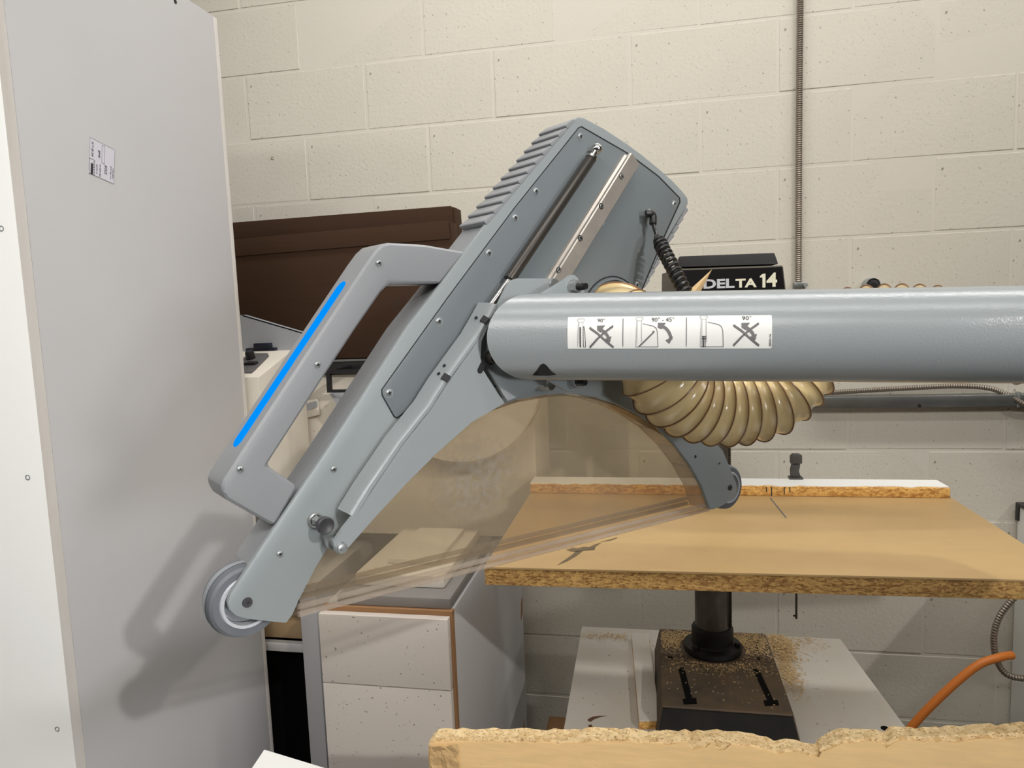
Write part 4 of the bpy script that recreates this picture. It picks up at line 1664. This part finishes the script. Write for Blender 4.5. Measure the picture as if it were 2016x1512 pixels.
for pts in ([(1114, 1082), (1120, 1081), (1126, 1078), (1138, 1079), (1150, 1076), (1160, 1077), (1170, 1072), (1184, 1068), (1172, 1076), (1171, 1082), (1160, 1083), (1150, 1084), (1135, 1086), (1122, 1085)],
            [(1148, 1084), (1135, 1094), (1118, 1104), (1096, 1113), (1112, 1102), (1126, 1092), (1134, 1085)],
            [(1200, 1062), (1214, 1058), (1216, 1059), (1202, 1064), (1180, 1067)]):
    p = Print(lambda x, y: WZ(x, y, ZB + 0.0005) - tb)
    p.fill(pts)
    p.build('scuff', stain, tp, smooth=False)
zf = WY(1700, 958.5, yb1).z
fo = V(((xb0 + xb1) / 2, yb1, ZB + 0.0005))
xf1 = WY(1871, 968, yb1).x
fence = thing('fence_board', 'narrow white-topped chipboard fence lying along the back of the drill table', 'board', fo)
b = MB()
rb(b, (xb0 + 0.0, yb1, ZB + 0.0006), (xf1, yb2 - 0.001, zf - 0.002), fo)
b.build('core', M['chip_fence'], fence, bevel=0.001)
b = MB()
rnd = random.Random(3)
nseg = 60
low = [V((xb0 + (xf1 - xb0) * k / nseg, yb1 - 0.0 + rnd.uniform(0.0, 0.012), zf - 0.0018)) - fo for k in range(nseg + 1)]
b.prism(low + [V((xf1 - 0.002, yb2 - 0.001, zf - 0.0018)) - fo, V((xb0, yb2 - 0.001, zf - 0.0018)) - fo], (0, 0, 0.0018))
b.build('white_laminate', M['cab_white'], fence, smooth=False)
for x, h in ((1518, 20), (1543, 14), (1554, 9), (1508, 10)):
    b = MB()
    a = WY(x, 959, yb1 - 0.0005) - fo
    c = WY(x, 959 + h, yb1 - 0.0005) - fo
    b.prism([a, a + V((0.0022, 0, 0)), c + V((0.0022, 0, 0)), c], (0, 0.0004, 0))
    b.build('pencil_mark', M['ink_dark'], fence, smooth=False)

# toggle latch standing on the fence
lt = WZ(1567, 942, zf)
lt.z = zf
lat = thing('toggle_latch', 'small dark grey toggle latch standing upright on the white-topped fence', 'latch', lt)
b = MB()
b.box((-0.016, -0.012, 0.0002), (0.014, 0.012, 0.004))
b.build('foot', M['clip_grey'], lat, bevel=0.001)
b = MB()
b.prism([(-0.012, -0.005, 0.004), (0.010, -0.005, 0.004), (0.006, -0.005, 0.018), (0.009, -0.005, 0.034), (-0.010, -0.005, 0.034), (-0.013, -0.005, 0.020)], (0, 0.010, 0))
b.build('body', M['clip_grey'], lat, bevel=0.0015)
b = MB()
b.prism([(-0.013, -0.008, 0.036), (0.012, -0.008, 0.036), (0.012, -0.008, 0.055), (0.006, -0.008, 0.058), (-0.008, -0.008, 0.058), (-0.013, -0.008, 0.053)], (0, 0.014, 0))
b.build('lever', M['clip_grey'], lat, bevel=0.0015)
b = MB()
b.lathe([(0.003, -0.0085), (0.003, 0.01), (0, 0.01), (0, -0.0085)], (0, 0, 0.035), (0, 1, 0), 10)
b.build('pin', M['zinc'], lat)

# thin rod hanging below the table
rt = WY(1568, 1164, yb0 + 0.35)
rod = thing('hanging_rod', 'thin dark rod hanging below the drill table board', 'rod', rt)
rl_ = rt.z - WY(1568, 1218, yb0 + 0.35).z
b = MB()
b.tube([(0, 0, ZB - 0.0335 - rt.z), (0, 0, -rl_)], 0.0024, 8)
b.build('shaft', M['column'], rod)
b = MB()
b.lathe([(0, -0.003), (0.002, -0.0015), (0.002, 0.0015), (0, 0.003)], (-0.004, 0, -rl_ + 0.006), (1, 0, 0), 8)
b.build('end_pin', M['column'], rod)

# ------------------------------------------------------------------ bench below the press
bn = V((1.42, -0.55, 0))
bench = thing('low_bench', 'low white stained bench the drill press stands on', 'bench', bn)
xq0, xq1 = WZ(1140, 1300, ZBN).x, WZ(1648, 1246, ZBN).x
xq2 = WZ(1790, 1440, ZBN)
yq = WZ(1400, 1245, ZBN).y
b = MB()
b.prism([V((xq0, -0.95, ZBN - 0.03)) - bn, V((xq1 + (xq2.x - xq1) * (-0.95 - yq) / (xq2.y - yq), -0.95, ZBN - 0.03)) - bn, V((xq1, yq, ZBN - 0.03)) - bn, V((xq0 - 0.012, yq, ZBN - 0.03)) - bn], (0, 0, 0.03))
bt = b.build('top', M['bench_white'], bench, bevel=0.003)
b = MB()
b.lathe([(0.009, 0), (0.0095, 0.0012), (0.0, 0.0012)], WZ(1743, 1435, ZBN - 0.0008) - bn, (0, 0, 1), 20)
b.build('cable_hole', M['black_void'], bt)
for x in (xq0 + 0.01, xq1 - 0.03):
    for y in (-0.93, yq - 0.08):
        b = MB()
        rb(b, (x, y, 0), (x + 0.05, y + 0.05, ZBN - 0.0305), bn)
        b.build('leg', M['bench_white'], bench)
p = Print(lambda x, y: WZ(x, y, ZBN + 0.0006) - bn)
p.fill([(1157, 1416), (1166, 1411), (1180, 1409), (1196, 1409), (1180, 1412), (1170, 1416), (1163, 1421), (1157, 1419)])
p.fill([(1157, 1428), (1164, 1426), (1168, 1432), (1174, 1435), (1160, 1432)])
p.build('scar', mat('brown_scar', (96, 66, 44), 0.7), bt, smooth=False)
bz = ZBN + 0.0006
q = [WZ(x, y, bz + 0.02) for x, y in [(1243, 1246), (1276, 1246), (1300, 1418), (1258, 1419)]]
bo = V(((q[0].x + q[1].x) / 2, q[0].y, bz))
bat = thing('white_batten', 'short white laminated strip of board lying beside the drill base', 'board', bo)
b = MB()
b.prism([p_ - bo for p_ in q], (0, 0, -0.0024))
b.build('white_face', M['bench_white'], bat, bevel=0.0008)
b = MB()
b.prism([p_ - bo - V((0, 0, 0.0026)) for p_ in q], (0, 0, -0.0172))
b.build('core', M['chip_fence'], bat)

# sawdust scattered round the column and to the right of the base
def dust(name, spots, label, z, org, box=None):
    rnd = random.Random(name)
    b = MB()
    for (x, y, sx, sy, n, h) in spots:
        c = WZ(x, y, z)
        for k in range(n):
            px, py = c.x + rnd.gauss(0, sx), c.y + rnd.gauss(0, sy)
            L, w = rnd.uniform(0.002, 0.007), rnd.uniform(0.0008, 0.002)
            t = rnd.uniform(0, pi)
            ph = rnd.uniform(-0.35, 0.35)
            hh = max(0, h * (1 - (((px - c.x) / (2 * sx)) ** 2 + ((py - c.y) / (2 * sy)) ** 2))) * rnd.random()
            if (V((px - colc.x, py - colc.y)).length < 0.08):
                continue
            if box and not (box[0] < px < box[1] and box[2] < py < box[3]):
                continue
            if name == 'bench_sawdust' and (bx0 - 0.016 < px < bx1 + 0.016 and by0 - 0.03 < py < by1 + 0.012 or q[0].x - 0.01 < px < q[2].x + 0.01):
                continue
            e = V((cos(t) * L / 2, sin(t) * L / 2, ph * L / 2))
            s_ = V((-sin(t) * w / 2, cos(t) * w / 2, 0))
            o_ = V((px, py, z + 0.0012 + hh + abs(e.z))) - org
            b.poly([o_ - e - s_, o_ + e - s_, o_ + e + s_, o_ - e + s_])
    o = b.build(name, M['sawdust'], smooth=False, loc=org)
    o['kind'] = 'stuff'
    tag(o, label, 'sawdust')


dust('base_sawdust', [(1330, 1262, 0.05, 0.03, 2200, 0.003), (1470, 1268, 0.045, 0.035, 2200, 0.003), (1410, 1310, 0.07, 0.02, 700, 0.002), (1420, 1350, 0.08, 0.06, 60, 0)],
     'pale sawdust spread around the foot of the drill column', zbase, V((colc.x, colc.y, zbase)), (bx0 + 0.004, bx1 - 0.004, by0, by1 - 0.004))
dust('bench_sawdust', [(1535, 1275, 0.022, 0.05, 3200, 0.014), (1552, 1330, 0.015, 0.05, 1200, 0.008), (1580, 1262, 0.03, 0.03, 300, 0.003), (1200, 1254, 0.06, 0.012, 400, 0.002), (1262, 1300, 0.008, 0.05, 150, 0.001)],
     'loose sawdust heaped on the white bench right of the drill base', ZBN, V((1.55, -0.4, ZBN)), (xq0 - 0.006, xq1 + 0.05, -0.94, yq - 0.006))

# ------------------------------------------------------------------ conduits, rail and hoses on the wall
def ribbed(name, pts, r, pitch, mm, label, cat, seg=10):
    pts = [V(p) for p in pts]
    L = sum((c - a).length for a, c in zip(pts, pts[1:]))
    n = int(L / pitch) * 4 + 1
    path = smoothpath(pts, n)
    o_ = path[0].copy()
    b = MB()
    prof = (1.0, 0.93, 0.80, 0.93)
    b.tube([p_ - o_ for p_ in path], [r * prof[i % 4] for i in range(n)], seg)
    o = b.build(name, mm, loc=o_)
    return tag(o, label, cat)


xc = WY(1573, 300, -0.012).x
ribbed('flexible_conduit', [(xc + 0.004, -0.013, 2.75), (xc, -0.013, 2.0), (xc, -0.013, 1.6), (xc, -0.013, 1.195)], 0.0092, 0.0058, M['conduit'],
       'straight ribbed steel conduit running down the block wall', 'conduit')
sc_ = WY(1579, 562, -0.02)
cs = thing('conduit_clamp', 'small steel clamp holding the straight conduit just above the grey tube', 'clamp', sc_)
b = MB()
b.box((-0.022, -0.006, -0.010), (0.008, 0.019, 0.010))
b.build('strap', M['galv'], cs, bevel=0.002)
b = MB()
b.lathe([(0, -0.012), (0.006, -0.012), (0.006, -0.006), (0.0, -0.006)], (0.008, 0, 0), (0, 1, 0), 10)
b.build('screw', M['zinc'], cs)

ra = WY(1597, 795, -0.03)
rz0, rz1 = WY(1800, 802, -0.041).z, WY(1800, 779, -0.041).z
ro = V((ra.x, -0.02, rz0))
rail = thing('wall_channel', 'galvanised steel channel screwed along the block wall behind the hose', 'rail', ro)
b = MB()
rb(b, (ra.x, -0.041, rz0), (2.9, -0.0025, rz1), ro)
b.build('channel', M['galv'], rail, bevel=0.003)
b = MB()
c = WY(1810, 799, -0.0415) - ro
b.lathe([(0, -0.0006), (0.005, -0.0006), (0.005, 0.001)], c, (0, 1, 0), 14)
b.build('knockout', M['gap'], rail)
for x in (1602, 2005):
    c = WY(x, 790, -0.041) - ro
    b = MB()
    b.box(tuple(c + V((-0.004, -0.003, -0.016))), tuple(c + V((0.004, 0.012, 0.026))))
    b.build('strap', M['zinc'], rail, bevel=0.001)
ribbed('flexible_conduit', [WY(1590, 776, -0.03), WY(1700, 769, -0.03), WY(1790, 764, -0.03), WY(1880, 760, -0.03), WY(1945, 764, -0.03), WY(1985, 778, -0.03), WY(2030, 800, -0.055), WY(2110, 812, -0.06)],
       0.0075, 0.006, M['conduit'], 'thin ribbed conduit lying along the top of the wall channel', 'conduit')
ribbed('flexible_conduit', [WY(2040, 1120, -0.2), WY(2000, 1172, -0.2), WY(1970, 1210, -0.2), WY(1957, 1250, -0.2), WY(1961, 1295, -0.2), WY(1980, 1326, -0.2), WY(2016, 1336, -0.2), WY(2060, 1332, -0.2)],
       0.0085, 0.0072, M['conduit'], 'looped ribbed conduit hanging by the white box at the right edge', 'conduit')
oh = smoothpath([WY(1700, 1560, -0.27), WY(1785, 1443, -0.26), WY(1850, 1373, -0.25), (WY(1920, 1313, -0.24)), WY(1965, 1295, -0.23), WY(1992, 1290, -0.21)], 60)
b = MB()
b.tube([p_ - oh[0] for p_ in oh], 0.0105, 16)
tag(b.build('air_hose', M['orange'], loc=oh[0]), 'orange air hose arching into the white box at the right', 'hose')

# wall bolts peeping over the tube
for x, y, r, lbl in ((1717, 561, 0.018, 'dark bolted pipe clip peeping over the grey tube beside the conduit'),):
    c = WY(x, y, -0.03)
    pc_ = thing('pipe_clip', lbl, 'clip', c)
    b = MB()
    b.lathe([(r, -0.012), (r * 1.1, -0.008), (r * 1.1, 0.028), (0, 0.028)], (0, 0, 0), (0, 1, 0), 20)
    b.build('clip_body', M['zinc'], pc_)
    b = MB()
    b.lathe([(0, -0.016), (r * 0.45, -0.016), (r * 0.5, -0.013), (r * 0.98, -0.012), (r * 0.9, -0.011), (0, -0.011)], (0, 0, -0.003), (0, 1, 0), 18)
    b.build('bolt_face', M['black_plastic'], pc_)

# holes and plugs in the wall
for k, (x, y, r) in enumerate([(536, 312, 0.0045), (817, 374.5, 0.0045), (1234, 281, 0.004), (462, 112, 0.002)]):
    c = WY(x, y, -0.0005)
    b = MB()
    b.lathe([(0, 0.0015), (r * 0.6, 0.001), (r, -0.0006), (r * 1.1, 0.0)], (0, 0, 0), (0, 1, 0), 14)
    o = b.build('plug_hole', mat('dark_plug_%d' % k, (74, 34, 30) if k < 2 else (40, 46, 48), 0.7), wall, loc=c)

# ------------------------------------------------------------------ white box at the right edge
XB = WY(2000, 1100, -0.012).x
zt_ = WY(2000, 992, -0.012).z
wo = V((XB + 0.2, -0.3, 0))
wb = thing('white_box_unit', 'white steel cabinet with black top trim cut off by the right edge', 'cabinet', wo)
b = MB()
rb(b, (XB, -1.45, 0), (XB + 0.9, -0.012, zt_ - 0.004), wo)  # unseen front part lengthened to cast shade on the lower wall
b.build('body', M['cab_white'], wb, bevel=0.003)
b = MB()
rb(b, (XB - 0.004, -1.45, zt_ - 0.0035), (XB + 0.9, -0.008, zt_ + 0.004), wo)
rb(b, (XB - 0.004, -0.024, zt_ - 0.045), (XB + 0.004, -0.008, zt_ - 0.003), wo)
b.build('trim', M['black_plastic'], wb)

# small brown block on the floor behind the bench
c = WY(1122, 1432, -0.16)
b = MB()
b.box((-0.07, -0.05, 0), (0.06, 0.05, c.z))
b.box((-0.065, -0.045, c.z), (0.055, 0.045, c.z + 0.004))
o = b.build('wood_offcut', M['brown_edge'], loc=(c.x, c.y, 0), bevel=0.003)
tag(o, 'brown wooden offcut standing on the floor left of the low bench', 'offcut')

# ------------------------------------------------------------------ foreground boards
yv = P(845, 1460, 0.86).y
top_px = [(843, 1466), (846, 1458), (856, 1452), (890, 1450), (980, 1451), (1060, 1453), (1100, 1452), (1180, 1451), (1250, 1453), (1300, 1455), (1400, 1453), (1440, 1456),
          (1472, 1460), (1500, 1466), (1530, 1475), (1552, 1473), (1575, 1474), (1590, 1480), (1612, 1482), (1618, 1472), (1636, 1461), (1660, 1453), (1700, 1452),
          (1735, 1456), (1745, 1459), (1752, 1456), (1762, 1451), (1830, 1450), (1890, 1447), (1920, 1448), (1940, 1444), (2016, 1442), (2090, 1440)]
rnd = random.Random(11)
tops = []
for (xa, ya), (xb_, yb_) in zip(top_px, top_px[1:]):
    n = max(1, int((xb_ - xa) / 12))
    for k in range(n):
        t = k / n
        tops.append((xa + (xb_ - xa) * t, ya + (yb_ - ya) * t + (rnd.uniform(-1.6, 1.6) if xa > 870 else 0)))
tops.append(top_px[-1])
W_ = [WY(x, y, yv) for x, y in tops]
fo_ = V((W_[len(W_) // 2].x, yv, 0))
fb = thing('foreground_board', 'upright maple-faced chipboard panel with a torn top edge across the bottom', 'board', fo_)
b = MB()
zlow = W_[0].z - 0.35
lower = []
for (x, y), w_ in zip(tops, W_):
    dip = 11 + 5 * noise.noise(V((x * 0.02, 3.1, 0))) + rnd.uniform(-2.5, 2.5)
    if 1400 < x < 1440 or 1360 < x < 1400:
        dip += 10
    lower.append(WY(x, y + max(4, dip), yv - 0.0015))
b.prism([V((lower[0].x, yv - 0.0015, zlow)) - fo_] + [p_ - fo_ for p_ in lower] + [V((lower[-1].x, yv - 0.0015, zlow)) - fo_], (0, 0.0014, 0))
b.build('maple_face', M['maple'], fb, smooth=False)
b = MB()
T_ = 0.019
vt = [b.bm.verts.new(p_ + V((0, rnd.uniform(0, 0.0015), 0)) - fo_) for p_ in W_]
vb = [b.bm.verts.new(p_ + V((0, T_, rnd.uniform(-0.003, 0.0))) - fo_) for p_ in W_]
vl = [b.bm.verts.new(V((p_.x, yv, zlow)) - fo_) for p_ in W_]
vlb = [b.bm.verts.new(V((p_.x, yv + T_, zlow)) - fo_) for p_ in W_]
for i in range(len(W_) - 1):
    b.bm.faces.new((vt[i], vt[i + 1], vb[i + 1], vb[i]))
    b.bm.faces.new((vl[i], vl[i + 1], vt[i + 1], vt[i]))
    b.bm.faces.new((vb[i], vb[i + 1], vlb[i + 1], vlb[i]))
    b.bm.faces.new((vlb[i], vlb[i + 1], vl[i + 1], vl[i]))
b.bm.faces.new((vl[0], vt[0], vb[0], vlb[0]))
b.bm.faces.new((vlb[-1], vb[-1], vt[-1], vl[-1]))
b.build('torn_core', M['chip_front'], fb, smooth=False)
b = MB()
rnd = random.Random(5)
gx = [848, 858, 868, 878, 888, 900]
gy = [1468, 1478, 1490, 1504, 1520]
gv = [[b.bm.verts.new(WY(x + rnd.uniform(-3, 3), y + rnd.uniform(-3, 3), yv - 0.0028 - rnd.uniform(0, 0.003)) - fo_) for x in gx] for y in gy]
for j in range(len(gy) - 1):
    for i in range(len(gx) - 1):
        b.bm.faces.new((gv[j][i], gv[j][i + 1], gv[j + 1][i + 1]))
        b.bm.faces.new((gv[j][i], gv[j + 1][i + 1], gv[j + 1][i]))
bmesh.ops.recalc_face_normals(b.bm, faces=b.bm.faces)
bmesh.ops.solidify(b.bm, geom=list(b.bm.faces), thickness=0.0004)
b.build('packing_tape', M['foil'], fb, smooth=False)['label'] = 'crumpled clear packing tape on the corner'

zw = P(520, 1475, 0.86).z
a, c1_, c2_ = WZ(520, 1475, zw), WZ(494, 1514, zw), WZ(642, 1512, zw)
e1, e2 = (c1_ - a).normalized(), (c2_ - a).normalized()
b = MB()
b.prism([V((0, 0, 0)), e1 * 0.35, e1 * 0.35 + e2 * 0.55, e2 * 0.55], (0, 0, -0.018))
o = b.build('melamine_sheet', M['white_gloss'], loc=a, bevel=0.0012)
tag(o, 'bright white melamine sheet poking in at the bottom, left of the maple board', 'sheet')
